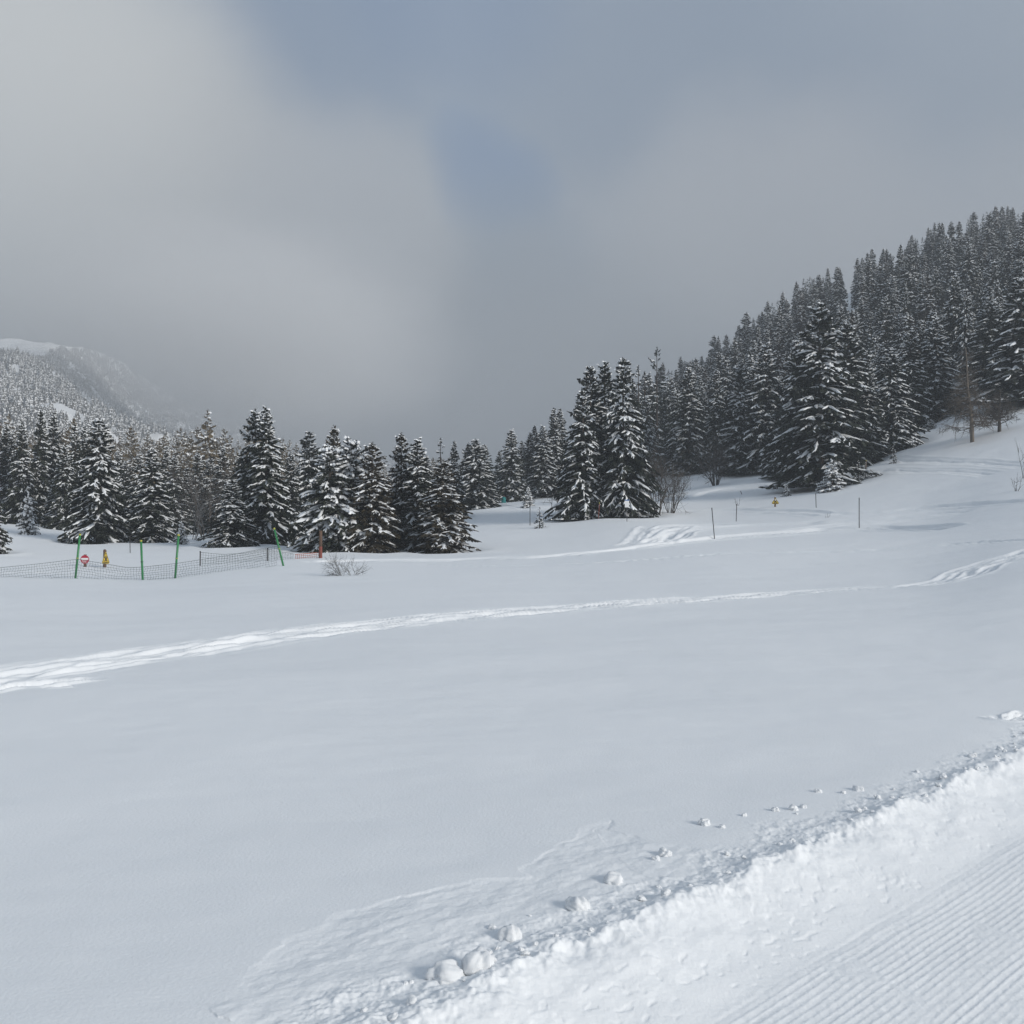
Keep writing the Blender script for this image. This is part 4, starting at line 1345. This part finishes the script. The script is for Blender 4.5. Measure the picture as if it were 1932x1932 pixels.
def blob(xd, yd, inner, outer, gain):
    """soft round patch of sky about a fixed direction; radii in degrees"""
    d = ray(xd, yd); d = d / np.linalg.norm(d)
    dt = N(nt, 'ShaderNodeVectorMath', operation='DOT_PRODUCT'); dt.inputs[1].default_value = tuple(d)
    nt.links.new(nm.outputs[0], dt.inputs[0])
    mr = N(nt, 'ShaderNodeMapRange', interpolation_type='SMOOTHSTEP')
    mr.inputs['From Min'].default_value = math.cos(math.radians(outer)); mr.inputs['From Max'].default_value = math.cos(math.radians(inner))
    mr.inputs['To Max'].default_value = gain
    nt.links.new(dt.outputs['Value'], mr.inputs['Value'])
    return mr.outputs[0]


def mixc(fac, a, col):
    mx = N(nt, 'ShaderNodeMixRGB'); nt.links.new(fac, mx.inputs[0])
    if isinstance(a, tuple): mx.inputs[1].default_value = (*a, 1)
    else: nt.links.new(a, mx.inputs[1])
    if isinstance(col, tuple): mx.inputs[2].default_value = (*[c * SKYK / STR for c in col], 1)
    else: nt.links.new(col, mx.inputs[2])
    return mx.outputs[0]


GRAY = (.235, .272, .31)
mr = N(nt, 'ShaderNodeMapRange'); mr.inputs['From Min'].default_value = .3; mr.inputs['From Max'].default_value = .7
nt.links.new(nz.outputs['Fac'], mr.inputs['Value'])
m0 = N(nt, 'ShaderNodeMixRGB'); nt.links.new(mr.outputs[0], m0.inputs[0])
m0.inputs[1].default_value = (*[c * SKYK / STR * .80 for c in GRAY], 1); m0.inputs[2].default_value = (*[c * SKYK / STR * 1.2 for c in GRAY], 1)
col = m0.outputs[0]
col = mixc(blob(966, -3200, 20, 62, .9), col, (.24, .305, .385))
WARM = (.435, .43, .41)
col = mixc(blob(470, 110, 2, 12, .9), col, (.10, .165, .27))
col = mixc(blob(1280, 170, 2, 12, .8), col, (.12, .175, .26))
col = mixc(blob(1700, 230, 1, 8, .5), col, (.14, .19, .275))
col = mixc(blob(870, -30, 1, 8, .55), col, (.04, .12, .27))
col = mixc(blob(80, 330, 3, 14, .92), col, (.49, .485, .455))
col = mixc(blob(300, 520, 4, 12, .9), col, WARM)
col = mixc(blob(640, 480, 3, 8.5, .85), col, (.41, .415, .415))
col = mixc(blob(640, 650, 2, 9, .6), col, (.36, .37, .38))
col = mixc(blob(-200, 200, 2, 17, .85), col, (.66, .655, .61))
col = mixc(blob(1480, 440, 2, 10, .75), col, (.40, .405, .415))
col = mixc(blob(1180, 560, 2, 9, .6), col, (.37, .38, .39))
col = mixc(blob(1850, 520, 1, 9, .6), col, (.39, .395, .41))
col = mixc(blob(930, 335, .1, 4.2, .72), col, (.015, .115, .30))
col = mixc(blob(985, 480, .3, 5, .5), col, (.09, .16, .25))
col = mixc(blob(1000, 830, 2, 13, .75), col, (.11, .13, .15))
# clear blue between the clouds: the sky texture itself shows through
skf = N(nt, 'ShaderNodeMixRGB'); skf.inputs[0].default_value = .12
nt.links.new(col, skf.inputs[1]); nt.links.new(sky.outputs[0], skf.inputs[2])
nt.links.new(skf.outputs[0], bg.inputs['Color'])

# ------------------------------------------------------------------ haze
zmax = float(MP[:, :, 2].max()) + 15
bpy.ops.mesh.primitive_cube_add(size=1)
hz = bpy.context.object; hz.name = 'haze'
zlo = -3.0
hz.scale = (13000, 13000, zmax - zlo); hz.location = (0, 0, (zmax + zlo) / 2)
m = bpy.data.materials.new('haze_air'); m.use_nodes = True; nt2 = m.node_tree
for n_ in list(nt2.nodes):
    if n_.type == 'BSDF_PRINCIPLED': nt2.nodes.remove(n_)
pv = N(nt2, 'ShaderNodeVolumePrincipled'); pv.inputs['Density'].default_value = .00125
pv.inputs['Color'].default_value = (.42, .445, .475, 1); pv.inputs['Anisotropy'].default_value = .0
nt2.links.new(pv.outputs[0], nt2.nodes['Material Output'].inputs['Volume'])
hz.data.materials.append(m)
tag(hz, kind='stuff')
hz['label'] = 'pale winter haze filling the valley air'
hz['category'] = 'haze'

# ------------------------------------------------------------------ cloud lying on the mountain side
import bmesh
bm = bmesh.new(); bmesh.ops.create_icosphere(bm, subdivisions=3, radius=1)
me = bpy.data.meshes.new('cloud_bank'); bm.to_mesh(me); bm.free()
cb = link(bpy.data.objects.new('cloud_bank', me))
cy = 880.0; c = at(492, 640, cy)
cb.location = c; cb.scale = (232, 320, 112)
m = bpy.data.materials.new('cloud_mist'); m.use_nodes = True; nt2 = m.node_tree
for n_ in list(nt2.nodes):
    if n_.type == 'BSDF_PRINCIPLED': nt2.nodes.remove(n_)
pv = N(nt2, 'ShaderNodeVolumePrincipled'); pv.inputs['Color'].default_value = (.93, .935, .94, 1)
tc2 = N(nt2, 'ShaderNodeTexCoord')
ln = N(nt2, 'ShaderNodeVectorMath', operation='LENGTH'); nt2.links.new(tc2.outputs['Object'], ln.inputs[0])
n3 = N(nt2, 'ShaderNodeTexNoise'); n3.inputs['Scale'].default_value = 2.2; n3.inputs['Detail'].default_value = 3
nt2.links.new(tc2.outputs['Object'], n3.inputs['Vector'])
sm = N(nt2, 'ShaderNodeMath', operation='MULTIPLY_ADD'); sm.inputs[1].default_value = .45
nt2.links.new(n3.outputs['Fac'], sm.inputs[0]); nt2.links.new(ln.outputs['Value'], sm.inputs[2])
mr2 = N(nt2, 'ShaderNodeMapRange', interpolation_type='SMOOTHSTEP')
mr2.inputs['From Min'].default_value = 1.12; mr2.inputs['From Max'].default_value = .30; mr2.inputs['To Min'].default_value = 0.0; mr2.inputs['To Max'].default_value = .010
nt2.links.new(sm.outputs[0], mr2.inputs['Value']); nt2.links.new(mr2.outputs[0], pv.inputs['Density'])
nt2.links.new(pv.outputs[0], nt2.nodes['Material Output'].inputs['Volume'])
me.materials.append(m)
tag(cb, 'pale cloud lying on the far mountain side and swallowing its right shoulder', 'cloud', kind='stuff')

# ------------------------------------------------------------------ render settings
SC.view_settings.view_transform = 'Standard'; SC.view_settings.look = 'None'
SC.view_settings.exposure = 1.36; SC.view_settings.gamma = 1.0
SC.render.engine = 'CYCLES'
SC.cycles.max_bounces = 6; SC.cycles.diffuse_bounces = 3; SC.cycles.volume_bounces = 3
SC.cycles.use_denoising = True
try: SC.cycles.denoiser = 'OPENIMAGEDENOISE'
except Exception: pass
